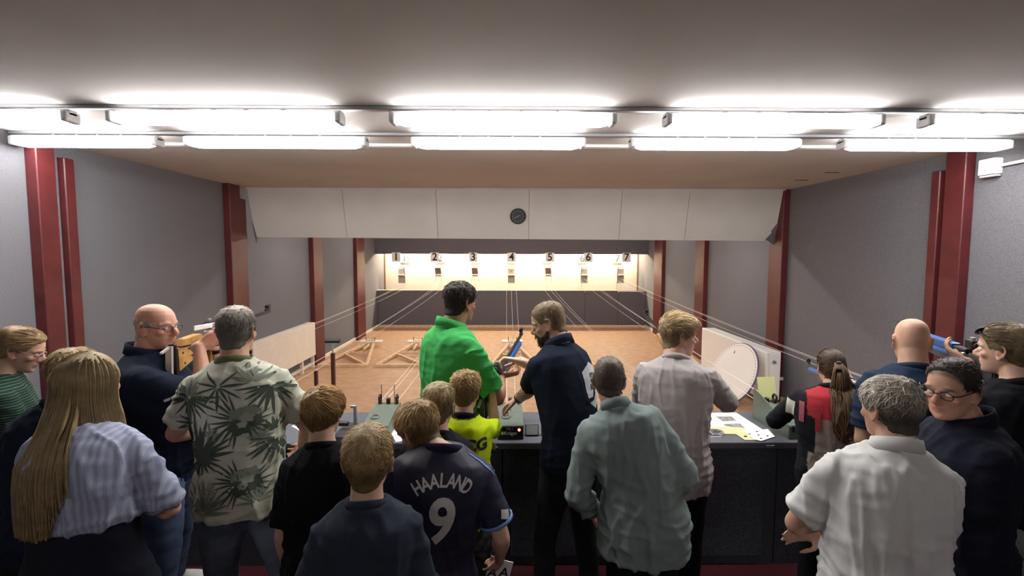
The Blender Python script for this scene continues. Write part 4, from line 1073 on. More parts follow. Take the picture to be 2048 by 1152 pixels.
# 5 man in the palm-print shirt
palm_base = cloth('sage_cotton', (.50, .505, .41), var=.05)
floral = person('grey-haired man in a pale palm-print shirt and jeans seen from behind', (474, 662), 2.22, face=12, lean=3, side=-2, hyaw=-8, hpitch=2, w=.93, skin=SK_MID, hip=.98,
           armL=dict(rel=(-.03, .20, -.17), pole=(-.7, -.4, -.6)), armR=dict(rel=(.03, .16, -.24), pole=(.7, -.5, -.3)),
           feet=[(-.07, .0, -8), (.11, .02, 12)], shirt=dict(mat=palm_base, sleeve=.72, hem=.475, collar='crew', cmat=cloth('olive_rib', (.13, .13, .065)), ease=.02, flare=.012, sease=.024, fold=.009), pants=dict(mat=jeans_lt),
           hair=dict(col=(.145, .125, .105), col_top=(.50, .44, .36), blend=(.03, .11), top=.008, side=.007, len=.02, n=1700, rad=.0016, mess=.03), brow=(.2, .17, .14), seed=11)
# palm print
def blade(cx, cy, a, L, w, k=5):
    d = np.array([math.cos(a), math.sin(a)]); s_ = np.array([-d[1], d[0]]); Vt, F = [], []
    for i in range(k + 1):
        t = i / k; ww = w * (math.sin(PI * min(1, t * .9 + .08)) ** .8) * (1 - .3 * t); c = np.array([cx, cy]) + d * L * (.08 + .92 * t)
        Vt += [c - s_ * ww, c + s_ * ww]
    for i in range(k): F.append((2 * i, 2 * i + 1, 2 * i + 3, 2 * i + 2))
    return Vt, F
def fan(cx, cy, a0, a1, n, L, w, rnd):
    Vt, F = [], []
    for i in range(n):
        a = a0 + (a1 - a0) * i / (n - 1); v, f = blade(cx, cy, a + rnd.uniform(-.06, .06), L * rnd.uniform(.75, 1.1), w * rnd.uniform(.8, 1.2)); o = len(Vt); Vt += v; F += [tuple(k + o for k in q) for q in f]
    return Vt, F
def blob(cx, cy, r, lob, amp, ph, n=26):
    return [np.array([cx + r * (1 + amp * math.cos(lob * a + ph)) * math.cos(a), cy + r * .8 * (1 + amp * math.cos(lob * a + ph)) * math.sin(a)]) for a in np.linspace(0, 2 * PI, n, endpoint=False)], [tuple(range(n))]
def merge(parts):
    Vt, F = [], []
    for v, f in parts: o = len(Vt); Vt += list(v); F += [tuple(k + o for k in q) for q in f]
    return Vt, F
rnd = random.Random(5)
pk = [mat('palm_ink', (.060, .080, .058), .9), mat('palm_ink_grey', (.19, .21, .165), .9), mat('palm_ink_mid', (.28, .30, .235), .9)]
bc = floral.L2W(floral.bend(V(0, -.10 * floral.H, .66 * floral.H))); rgt = floral.A @ V(1, 0, 0); upv = nrm(floral.bend(V(0, 0, .8)) - floral.bend(V(0, 0, .5)))
H = floral.H
def leafprint(u, v, a0, a1, n=11, L=.13, w=.0062, k=0, off=.0022):
    Vt, F = fan(0, 0, a0, a1, n, L, w, rnd); decal(floral, 'palm_leaf_print', Vt, F, bc + rgt * u + upv * v, rgt, upv, pk[k], off=off, maxedge=.03)
def flowerprint(u, v, s=1.0):
    decal(floral, 'flower_print', *merge([fan(0, 0, 1.9, 4.5, 11, .125 * s, .0055, rnd), fan(.03, -.01, -1.4, .8, 8, .095 * s, .005, rnd)]), bc + rgt * u + upv * v, rgt, upv, pk[0], off=.0022, maxedge=.03)
    for j, (x, y, r, kk) in enumerate(((.0, .022, .038, 1), (.045, .035, .032, 1), (.05, -.008, .036, 0), (.0, -.03, .042, 0), (.03, .01, .026, 2), (.012, -.018, .018, 2))):
        decal(floral, 'flower_print', *blob(x * s, y * s, r * s, 5, .16, j), bc + rgt * u + upv * v, rgt, upv, pk[kk], off=.0030 + .0006 * j, maxedge=.03)
leafprint(-.155, .20, PI * .98, PI * 2.02, 13, .13, .007); leafprint(.165, .235, PI * 1.0, PI * 1.95, 12, .13, .007)
leafprint(-.155, .20, .1, PI * .9, 9, .09, .008, 1); leafprint(-.03, .245, PI * .75, PI * 2.2, 9, .10, .006, 0); leafprint(.10, .255, PI * .1, PI * .9, 7, .10, .009, 1)
flowerprint(.045, .10); flowerprint(.035, -.165, .95)
leafprint(-.125, -.055, .15, PI * .75, 11, .17, .009, 0); leafprint(-.125, -.055, PI * .8, PI * 1.95, 12, .10, .008, 0)
decal(floral, 'flower_print', *blob(-.115, -.05, .05, 7, .2, 1), bc, rgt, upv, pk[0], off=.003)
leafprint(.17, -.005, PI * .95, PI * 1.8, 10, .12, .0065, 0); leafprint(.165, .03, PI * .3, PI * .9, 6, .07, .006, 0); leafprint(.115, .015, 0, 6.0, 9, .05, .007, 1)
leafprint(-.11, -.285, .05, PI * .95, 13, .14, .007, 1); leafprint(.10, -.255, .2, PI * 1.0, 9, .10, .006, 1); leafprint(-.19, .06, .6, 5.2, 9, .07, .008, 0)
leafprint(-.07, .045, 0, 6, 8, .05, .005, 1); leafprint(-.09, -.20, 0, 6, 9, .05, .006, 2)

# 6 boy in a black t-shirt
p = person('boy with a blond bowl haircut in a plain black t-shirt, beside the palm-print shirt', (648, 826), 1.86, face=6, side=-2, lean=2, hyaw=-12, hpitch=4, hs=.90, w=.84, limb=.86, skin=SK_FAIR,
           shirt=dict(mat=black, sleeve=.85, hem=.46, collar='crew', ease=.018, flare=.01, sease=.02), pants=dict(mat=pant_blk, leg=.9),
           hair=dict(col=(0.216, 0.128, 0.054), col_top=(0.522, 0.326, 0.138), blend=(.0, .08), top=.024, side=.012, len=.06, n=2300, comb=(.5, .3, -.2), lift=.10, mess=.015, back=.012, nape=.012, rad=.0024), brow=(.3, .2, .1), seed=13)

# 7 boy in the dark navy t-shirt, nearest
p = person('boy with cropped blond hair in a dark navy t-shirt, nearest the camera', (737, 920), 1.43, face=10, lean=0, hyaw=-6, hpitch=2, hs=.99, side=1, w=.80, limb=.9, skin=SK_FAIR,
           armL=dict(rel=(-.05, .05, -.30)), armR=dict(rel=(.03, .10, -.28), n=(-1, 0, 0)), shirt=dict(mat=navy_t, sleeve=.85, hem=.46, collar='crew', ease=.02, flare=.012, sease=.022), pants=dict(mat=pant_blk, leg=.9),
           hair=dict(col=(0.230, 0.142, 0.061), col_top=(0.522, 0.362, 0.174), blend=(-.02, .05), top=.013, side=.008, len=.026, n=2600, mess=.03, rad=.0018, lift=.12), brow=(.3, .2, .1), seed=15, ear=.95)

# 8 boy in the numbered jersey
jersey = mat('navy_jersey', (.020, .018, .052), .55, noise=(3, .5), bump=(500, .15), col2=(.012, .013, .030))
boy9 = person('boy in a navy football jersey with white lettering and a big 9', (838, 860), 1.80, hs=.96, face=8, lean=3, side=6, hyaw=36, hpitch=26, hroll=-6, hd=(-.06, .035, -.055), w=.95, limb=.92, skin=SK_FAIR,
           armL=dict(rel=(.02, .16, -.24), pole=(-.6, -.5, -.4)), armR=dict(rel=(.06, .085, -.285), pole=(.3, -1, 0), n=(-.5, .8, 0), curl=.7), shirt=dict(mat=jersey, sleeve=.74, hem=.46, collar='crew', cmat=cloth('jersey_neck', (.02, .016, .05)), ease=.016, flare=.008, sease=.024, fold=.0035, name='jersey'), pants=dict(mat=pant_blk, leg=.9),
           hair=dict(col=(0.203, 0.128, 0.054), col_top=(0.493, 0.341, 0.160), blend=(-.01, .07), top=.018, side=.010, len=.04, n=2300, mess=.02, back=.006, rad=.0021), brow=(.3, .2, .1), seed=17)
m_print = mat('white_print', (.62, .60, .58), .6)
o9 = boy9.L2W(boy9.bend(V(0.012, -.10 * boy9.H, .705 * boy9.H))); r9 = boy9.A @ (rotz(0) @ V(1, 0, -.05)); u9 = nrm(boy9.bend(V(0, 0, .8)) - boy9.bend(V(0, 0, .5))); u9 = boy9.A @ u9
v9, f9 = text_mesh('9', .215, .006)
decal(boy9, 'number_print', v9 * V(.85, 1.0), f9, o9 - u9 * .002, r9, u9, m_print)
for i, ch in enumerate('HAALAND'):
    a = (i - 3) * .215; v, f = text_mesh(ch, .062, .0016); v = v * V(.72, 1)
    c, s_ = math.cos(-a), math.sin(-a); R2 = np.array([[c, -s_], [s_, c]]); ctr = V(math.sin(a) * .135, math.cos(a) * .135 - .135)
    decal(boy9, 'letter_print', v @ R2.T + ctr, f, o9 + u9 * .140 - r9 * .008, r9, u9, m_print)
# pale sleeve badge and blue shoulder strokes
Sj, E_, Wr, _ = boy9.J['R']
sq = [(-.018, -.012), (.018, -.012), (.018, .016), (-.018, .016)]
decal(boy9, 'sleeve_badge', np.array(sq) * 1.1, [(0, 1, 2, 3)], Sj * .42 + E_ * .58 + boy9.A @ V(.03, -.03, 0), boy9.A @ V(.6, .6, -.3), boy9.A @ V(.2, 0, 1), m_print)
m_lblue = mat('sky_blue_print', (.12, .25, .55), .5)
for k in range(3):
    decal(boy9, 'shoulder_stroke', np.array([(-.03, -.003), (.03, -.003), (.03, .003), (-.03, .003)]), [(0, 1, 2, 3)], Sj + boy9.A @ V(-.015 + .02 * k, -.02, .03 - .02 * k), boy9.A @ V(1, 0, -.5), boy9.A @ V(0, 1, .2), m_lblue, raydir=boy9.A @ V(-.1, .35, -1))
neckband(boy9.root, lambda q_: q_ @ np.stack([nrm(np.cross(nrm(E_ - Sj), V(0, 1, 0))), nrm(np.cross(nrm(E_ - Sj), nrm(np.cross(nrm(E_ - Sj), V(0, 1, 0))))), nrm(E_ - Sj)]) + Sj * .265 + E_ * .735, (0, 0, 0), .0262 * boy9.H * .92 * 1.06 + .0275, .0262 * boy9.H * .92 * 1.06 + .0275, .012, .10, 0, m_lblue, 0, 0, 'sleeve_trim', boy9.shirt)

# 9 boy in black between the jersey and the neon shirt
p = person('boy with short fair hair in a black top beside the neon shirt', (878, 812), 2.08, hs=.95, face=0, lean=4, hyaw=-8, hpitch=6, w=.86, limb=.86, skin=SK_FAIR,
           armL=dict(rel=(.0, .12, -.27)), armR=dict(rel=(-.02, .14, -.25)), shirt=dict(mat=black, sleeve=.85, hem=.46, collar='crew'), pants=dict(mat=pant_blk, leg=.9),
           hair=dict(col=(0.216, 0.149, 0.074), col_top=(0.464, 0.362, 0.189), blend=(.0, .07), top=.015, side=.007, len=.028, n=1700, mess=.03, rad=.0019), brow=(.3, .2, .1), seed=19)

# 10 boy in neon
def neon_paint(l, v, q):
    c = np.repeat(np.array([[.50, .66, .012]]), len(v), 0)
    blk = (l[:, 0] < -.035) & (l[:, 2] < .775) | (l[:, 2] < .56) & (l[:, 0] < .02)
    c[blk] = (.012, .012, .014); c[l[:, 2] > .845] = (.012, .012, .014)
    return c
neon = person('boy with curly fair hair in a neon yellow and black football shirt', (932, 784), 2.36, hs=.93, face=-6, lean=3, hyaw=-8, hpitch=8, w=.78, limb=.86, skin=SK_FAIR,
           armR=dict(w=at(984, 774, Y=2.62), pole=(.12, .0, -1), n=(-.6, .6, .4), curl=.75, d=(-.1, .8, .6)), armL=dict(rel=(.08, .2, -.15), pole=(-.6, -.2, -.9), curl=.6), shirt=dict(mat=None, paint=neon_paint, sleeve=.75, hem=.49, collar='crew', cmat=black, ease=.016, sease=.018, name='football_shirt'), pants=dict(mat=mat('dark_pattern_shorts', (.02, .02, .022), .8, noise=(30, .6), col2=(.10, .10, .11)), leg=1.0),
           hair=dict(col=(0.230, 0.149, 0.068), col_top=(0.478, 0.319, 0.145), blend=(.0, .08), top=.022, side=.012, len=.028, n=2200, mess=.09, rad=.0024, lift=.5, rough=.4), brow=(.3, .2, .1), seed=21)
on = neon.L2W(neon.bend(V(.055 * neon.H, -.08 * neon.H, .765 * neon.H)))
v, f = text_mesh('CG', .075, .003); decal(neon, 'shirt_letters', v, f, on, neon.A @ V(1, .3, 0), V(0, 0, 1), m_ink)

# 11 man in the green polo
grn = cloth('green_pique', (.055, .38, .095)); 
green = person('tall dark-haired man in a bright green polo shirt at the counter', (921, 606), 2.77, hs=.96, face=-52, lean=3, hyaw=10, hpitch=4, w=1.0, skin=(.36, .19, .12), belly=.01,
           armL=dict(rel=(-.02, .10, -.28)), armR=dict(w=at(1003, 752, Y=2.92), pole=(.7, -.3, -.7), n=(-.4, .2, .9), curl=.7, d=(.4, 1, .1)), shirt=dict(mat=grn, sleeve=.80, hem=.46, collar='polo', ease=.018, flare=.01, sease=.026, fold=.012), pants=dict(mat=jeans_bk),
           hair=dict(col=(.028, .019, .014), top=.020, side=.008, len=.028, n=1900, mess=.07, lift=.35, rad=.0022, rough=.35), brow=(.03, .02, .015), seed=23)

# 12 bearded man
hand_gun = at(1040, 722, Y=2.88); hand_box = at(1022, 822, Y=3.22)
beard = person('bearded man in a navy polo shirt with a white shield on the back', (1098, 645), 2.68, face=38, lean=12, hyaw=34, hpitch=20, w=.95, skin=SK_FAIR, sh=.96,
           armL=dict(w=hand_box, pole=(.1, -.9, -.3), n=(.0, .2, -1), curl=.5, d=(-.3, .8, -.5)), armR=dict(w=hand_gun, pole=(.8, .1, -.6), n=(-.5, .3, -.6), curl=.6, d=(-.55, .75, .1)), feet=[(-.09, .03, -12), (.05, -.04, 10)],
           shirt=dict(mat=navy, sleeve=.80, hem=.475, collar='polo', ease=.012, sease=.02, fold=.004), pants=dict(mat=jeans_bk, leg=.9), hair=dict(col=(.25, .17, .09), top=.006, side=.004, len=.010, n=1900, rad=.0013, mess=.05, lift=.4), beard=(.075, .04, .02), brow=(.12, .07, .035), seed=25, stubble=(.28, .19, .11), fine=True)
ob_ = beard.L2W(beard.bend(V(.050 * beard.H, -.082 * beard.H, .715 * beard.H))); rb = beard.A @ V(1, .42, 0); ub = nrm(beard.A @ (beard.bend(V(0, 0, .8)) - beard.bend(V(0, 0, .5))))
shield = [(-.075, .085), (0, .125), (.075, .085), (.068, -.02), (.055, -.075), (0, -.12), (-.055, -.075), (-.068, -.02)]
decal(beard, 'shield_print', np.array(shield), [tuple(range(8))], ob_, rb, ub, mat('shield_white', (.55, .58, .62), .7), off=.002)
for tx, sz, yy in (('ESV', .030, .055), ('BLIJ', .040, -.005)):
    v, f = text_mesh(tx, sz, .001); decal(beard, 'shield_letters', v, f, ob_ + ub * yy, rb, ub, m_ink, off=.0035)
decal(beard, 'shield_bar', np.array([(-.075, -.055), (-.02, -.055), (-.005, -.03), (-.005, -.015), (.01, -.015), (.012, -.045), (-.01, -.075), (-.075, -.08)]), [tuple(range(8))], ob_, rb, ub, navy, off=.0035)
# watch
def wristband(q, side, t=.90, col=m_black, r=None):
    Sj, E_, Wr, arm = q.J[side]; d = nrm(Wr - E_); a = nrm(np.cross(d, V(.3, .2, .9))); b = np.cross(d, a); rr = r or .0262 * q.H * .74
    neckband(q.root, lambda x_: x_ @ np.stack([a, b, d]) + E_ * (1 - t) + Wr * t, (0, 0, 0), rr, rr * .95, .022, .08, 0, col, 0, 0, 'wristband', q.body)
wristband(beard, 'L'); wristband(bald, 'L', .88)

# 13 older man in the grey-green shirt
sage = cloth('grey_green_shirt', (.215, .265, .26), var=.05)
old = person('older man with cropped grey hair in a grey-green long-sleeved shirt, hands in pockets', (1218, 760), 2.2, face=-8, side=-15, lean=6, hyaw=-6, hpitch=10, hs=1.0, w=.92, skin=SK_RED, belly=.015, ear=1.15,
           armL=dict(rel=(.01, .05, -.28), pole=(-.5, -.8, 0), n=(1, 0, 0)), armR=dict(rel=(.045, .045, -.27), pole=(.8, -.6, 0), n=(-1, 0, 0)), shirt=dict(mat=sage, sleeve=1.93, hem=.43, collar='polo', ease=.03, flare=.02, sease=.026, fold=.010), pants=dict(mat=pant_blk),
           hair=dict(col=(.11, .085, .065), col_top=(.20, .155, .115), top=.004, side=.004, len=.010, n=1900, rad=.0013, mess=.05, lift=.3), brow=(.3, .25, .2), stubble=(.22, .165, .125), seed=27)

# 14 young blond man in a pale sweatshirt
pale = cloth('pale_grey_jersey', (.42, .385, .375), var=.05)
blond = person('young blond man in a pale grey sweatshirt leaning on the counter, face turned right', (1357, 672), 2.62, face=-26, lean=9, hyaw=-58, hpitch=3, w=.98, skin=SK_FAIR, nose=1.1,
           armL=dict(rel=(.06, .20, -.10), pole=(-.6, -.3, -.8)), armR=dict(w=at(1385, 735, Y=2.75), pole=(.9, .1, -.9), n=(-.4, -.4, .6), curl=.7, d=(-.5, .3, .7)), shirt=dict(mat=pale, sleeve=1.70, hem=.455, collar='crew', ease=.022, flare=.012, sease=.026, fold=.008, name='sweatshirt'), pants=dict(mat=pant_blk),
           hair=dict(col=(.27, .18, .095), col_top=(.58, .43, .235), blend=(.02, .07), top=.026, side=.004, len=.045, n=2000, comb=(.1, .9, .25), lift=.35, mess=.02, quiff=.016, rad=.0022), brow=(.20, .13, .07), seed=29, fine=True)

# 15 girl in the shooting jacket
def jacket_paint(l, v, q):
    c = np.repeat(np.array([[.012, .012, .016]]), len(v), 0); back = l[:, 1] < .02
    x, z = l[:, 0], l[:, 2]
    beige = back & (x > -.085 + .06 * smooth01(z, .62, .75) * 0) & (x < .045) & (z < .80) & (x > -.062 - .02 * (z < .62))
    c[beige] = (.30, .255, .215)
    red = back & (x > -.088) & (x < .0) & (z > .745 + .25 * np.maximum(0, -x - .06)); c[red] = (.36, .03, .04)
    wht = back & (x > .02) & (z > .765); c[wht] = (.56, .56, .48)
    red2 = back & (x > .05) & (z > .70) & (z < .765); c[red2] = (.27, .025, .035)
    gry = back & (x > .05) & (z > .665) & (z < .70); c[gry] = (.34, .32, .31)
    return c
girl = person('girl with a long brown ponytail in a black, red and beige shooting jacket', (1662, 735), 2.70, face=-24, lean=8, hyaw=10, hpitch=6, hs=.95, w=1.04, fem=1, skin=SK_FAIR,
           armL=dict(w=at(1556, 832, Y=3.06), pole=(-.6, -.7, -.5), n=(.2, .3, -1), curl=.5, d=(-.1, 1, .0)), armR=dict(w=at(1702, 760, Y=2.86), pole=(.4, -.3, -.9), n=(-.7, .2, .6), curl=.7), shirt=dict(mat=None, paint=jacket_paint, sleeve=1.86, hem=.47, ease=.026, sease=.022, fold=.004, name='shooting_jacket', collar='crew', cmat=black), pants=dict(mat=cloth('shooting_trousers', (.012, .012, .015))),
           hair=dict(col=(.085, .05, .028), top=.012, side=.009, len=.06, n=1900, flow='back', tie=(0, -.125, .035), mess=.004, lift=.02), brow=(.06, .04, .02), seed=31)
def ponytail(q, tie, L, n, col, spread=.05, seed=3, out=.05, rad=.0042):
    r = np.random.RandomState(seed); k = 12; t = np.linspace(0, 1, k); p0 = q.TH(np.array(tie) * q.S); back = q.TH(np.array([0, -1., 0])) - q.TH(np.zeros(3)); back[2] = 0; sd = q.TH(np.array([1., 0, 0])) - q.TH(np.zeros(3))
    paths = np.zeros((n, k, 3))
    for i in range(n):
        a = r.rand() * 2 * PI; rr = math.sqrt(r.rand()); ln = L * (.78 + .25 * r.rand())
        prof_ = np.sin(PI * np.clip(t * .85 + .06, 0, 1)) ** .7
        paths[i] = p0 + back[None] * (out * np.minimum(1, t * 4) ** .6 * (1 - .35 * t) + rr * math.sin(a) * spread * .6 * prof_)[:, None] + sd[None] * (rr * math.cos(a) * spread * prof_)[:, None] + np.array([0, 0, -1.])[None] * (ln * t - .015 * np.sin(PI * np.minimum(1, t * 3)))[:, None]
    if hasattr(q, 'shirt_bvh'):
        for i in range(n):
            for j in range(3, k):
                h = q.shirt_bvh.find_nearest(Vector(paths[i, j])); d = (Vector(paths[i, j]) - h[0]).dot(h[1]); mm = .006 + .02 * (i % 7) / 7
                if -.1 < d < mm: paths[i, j] = np.array(h[0] + h[1] * mm)
    Vv, F, C = strand_mesh(paths, np.full((n, k), rad) * (1 - .7 * t ** 3)[None], .6 + .7 * r.rand(n), np.array(col))
    me = mesh_np('ponytail', Vv - q.rl, F); ob = link('ponytail', me, m_hair, q.root, True); set_col(me, C)
    v, f = ellip(p0 + back * .006 - q.rl, sd * .016, back * .014, (0, 0, .012), 10); link('hair_tie', pydata('hair_tie', v, f), m_black, q.root, True)
ponytail(girl, (0, -.118, .045), .40, 420, (.13, .075, .038), .052)
og = girl.L2W(girl.bend(V(.055 * girl.H, -.09 * girl.H, .73 * girl.H))); rg = girl.A @ V(1, 0, 0); ug = nrm(girl.A @ (girl.bend(V(0, 0, .8)) - girl.bend(V(0, 0, .5))))
m_strap = mat('cream_strap', (.58, .58, .50), .7)
for dx, top_, bot_ in ((-.012, .075, -.155), (.062, .045, -.12)):
    decal(girl, 'strap', np.array([(dx + .012, top_), (dx + .036, top_), (dx + .018, bot_), (dx - .012, bot_)]), [(0, 1, 2, 3)], og, rg, ug, m_strap, off=.006)
    c = og + rg * (dx + .008) + ug * (bot_ + .07); decal(girl, 'buckle', np.array([(-.024, -.012), (.024, -.012), (.024, .012), (-.024, .012)]), [(0, 1, 2, 3)], c, rg, ug, mat('buckle', (.7, .7, .66), .4), off=.010)
decal(girl, 'shoulder_tab', np.array([(-.012, .04), (.012, .04), (.012, -.06), (-.012, -.06)]), [(0, 1, 2, 3)], og - rg * .165, rg, ug, mat('red_tab', (.33, .03, .04), .7), off=.005)
Sj, E_, Wr, _ = girl.J['L']
decal(girl, 'sleeve_badge', np.array([(-.028, -.04), (.022, -.045), (.028, .04), (-.02, .045)]), [(0, 1, 2, 3)], Sj * .72 + E_ * .28 + girl.A @ V(-.02, -.045, 0), girl.A @ V(1, -.3, 0), V(0, 0, 1), m_strap, off=.004)
decal(girl, 'sleeve_stripe', np.array([(-.012, -.06), (.012, -.06), (.012, .05), (-.012, .05)]), [(0, 1, 2, 3)], Sj * .75 + E_ * .25 + girl.A @ V(.028, -.05, 0), girl.A @ V(1, -.1, 0), V(0, 0, 1), mat('rose_stripe', (.33, .08, .11), .7), off=.004)

# 16 bald man seen from behind at the right
bald2 = person('bald man in a navy t-shirt seen from behind beside the right column', (1823, 682), 2.38, face=-24, lean=2, hyaw=-4, hpitch=8, w=1.02, depth=1.05, belly=.03, skin=(.56, .34, .24), limb=1.1, jaw=1.18, ear=1.05,
           armL=dict(rel=(.02, .12, -.24), pole=(-.3, -1, 0)), armR=dict(rel=(-.01, .06, -.31), pole=(.1, -1, 0)), shirt=dict(mat=cloth('blue_navy_tee', (.017, .030, .060)), sleeve=.78, hem=.475, collar='crew', ease=.016, sease=.02), pants=dict(mat=pant_blk), brow=None, seed=33)
glasses(bald2, (.03, .025, .02))
# 17 woman with sunglasses in her hair
wom = person('woman with sunglasses pushed into her pinned-up hair, black top, aiming a blue rifle', (2012, 700), 2.02, face=2, lean=2, hyaw=22, hpitch=4, fem=1, hs=.95, w=1.0, hip=1.05, skin=SK_FAIR,
           armL=dict(w=at(1935, 724, Y=2.20), pole=(-.3, .2, -1), n=(.4, .3, .8), curl=.5, d=(-.3, .9, .5)), armR=dict(rel=(-.06, .16, -.06), pole=(.8, -.2, -.6), curl=.7, n=(-.8, .2, .4)), shirt=dict(mat=black, sleeve=.85, hem=.52, collar='crew', ease=.014, sease=.022), pants=dict(mat=pant_gry, leg=1.15),
           hair=dict(col=(.22, .155, .08), top=.016, side=.010, len=.06, n=1900, flow='back', tie=(0, -.135, .0), mess=.004, lift=.02, back=.014), brow=(.2, .13, .07), seed=35, fine=True)
bun(wom, (0, -.135, -.005), .036, (.22, .155, .08), seed=8)
glasses(wom, (.012, .012, .014), up=.036, back=.020, rx=.030, rz=.022, tilt=38, lens=mat('dark_lens', (.012, .012, .014), .1))
MB().box(Vector(wom.TH(V(0, -.176, .0) * wom.S) - wom.rl), (.05, .05, .09), None, .014, 2).build('hair_claw', mat('gold_claw', (.45, .30, .10), .3, metal=.6), wom.hair)
# 18 man with glasses facing left
pg = person('dark-haired man with glasses in a navy sweater turned to face the camera side', (1904, 778), 1.76, hs=.98, face=72, lean=2, hyaw=38, hpitch=6, w=1.02, belly=.03, depth=1.05, skin=(.54, .30, .21), limb=1.08, jaw=1.16, nose=1.15,
           armL=dict(rel=(.08, .13, -.2)), armR=dict(rel=(-.08, .14, -.2), pole=(.8, -.4, -.3)), shirt=dict(mat=cloth('navy_sweater', (.010, .012, .022)), sleeve=1.9, hem=.46, collar='polo', ease=.018, sease=.02), pants=dict(mat=pant_blk),
           hair=dict(col=(.022, .016, .013), col_top=(.05, .036, .028), top=.013, side=.006, len=.015, n=2400, mess=.05, lift=.4, rad=.0017, line=.034, wob=1, comb=(.1, -.6, .3)), brow=(.03, .02, .015), stubble=(.10, .07, .055), seed=37, fine=True)
glasses(pg, (.015, .013, .012), rx=.026, rz=.0165)
# 19 man in the white polo, nearest right
wpolo = cloth('white_pique', (.66, .655, .64), var=.03)
white = person('man with tousled grey hair in a white polo shirt, arms folded, nearest right', (1780, 818), 1.56, hs=.95, face=-14, side=3, lean=5, hyaw=22, hpitch=6, w=.92, belly=.02, skin=SK_MID, limb=1.06, depth=1.05,
           armL=dict(rel=(.07, .12, -.14), pole=(-1, -.15, -.75), n=(0, -1, 0), curl=.35), armR=dict(rel=(-.15, .12, -.20), pole=(.9, .0, -.7), n=(0, -1, 0), curl=.35), shirt=dict(mat=wpolo, sleeve=.78, hem=.455, collar='polo', ease=.020, flare=.01, sease=.024, fold=.013), pants=dict(mat=jeans),
           hair=dict(col=(.085, .072, .06), col_top=(.55, .49, .41), blend=(-.03, .09), top=.012, side=.008, len=.034, n=2600, mess=.05, lift=.22, back=.004, rad=.0023, rough=.3), brow=(.3, .27, .22), seed=39)
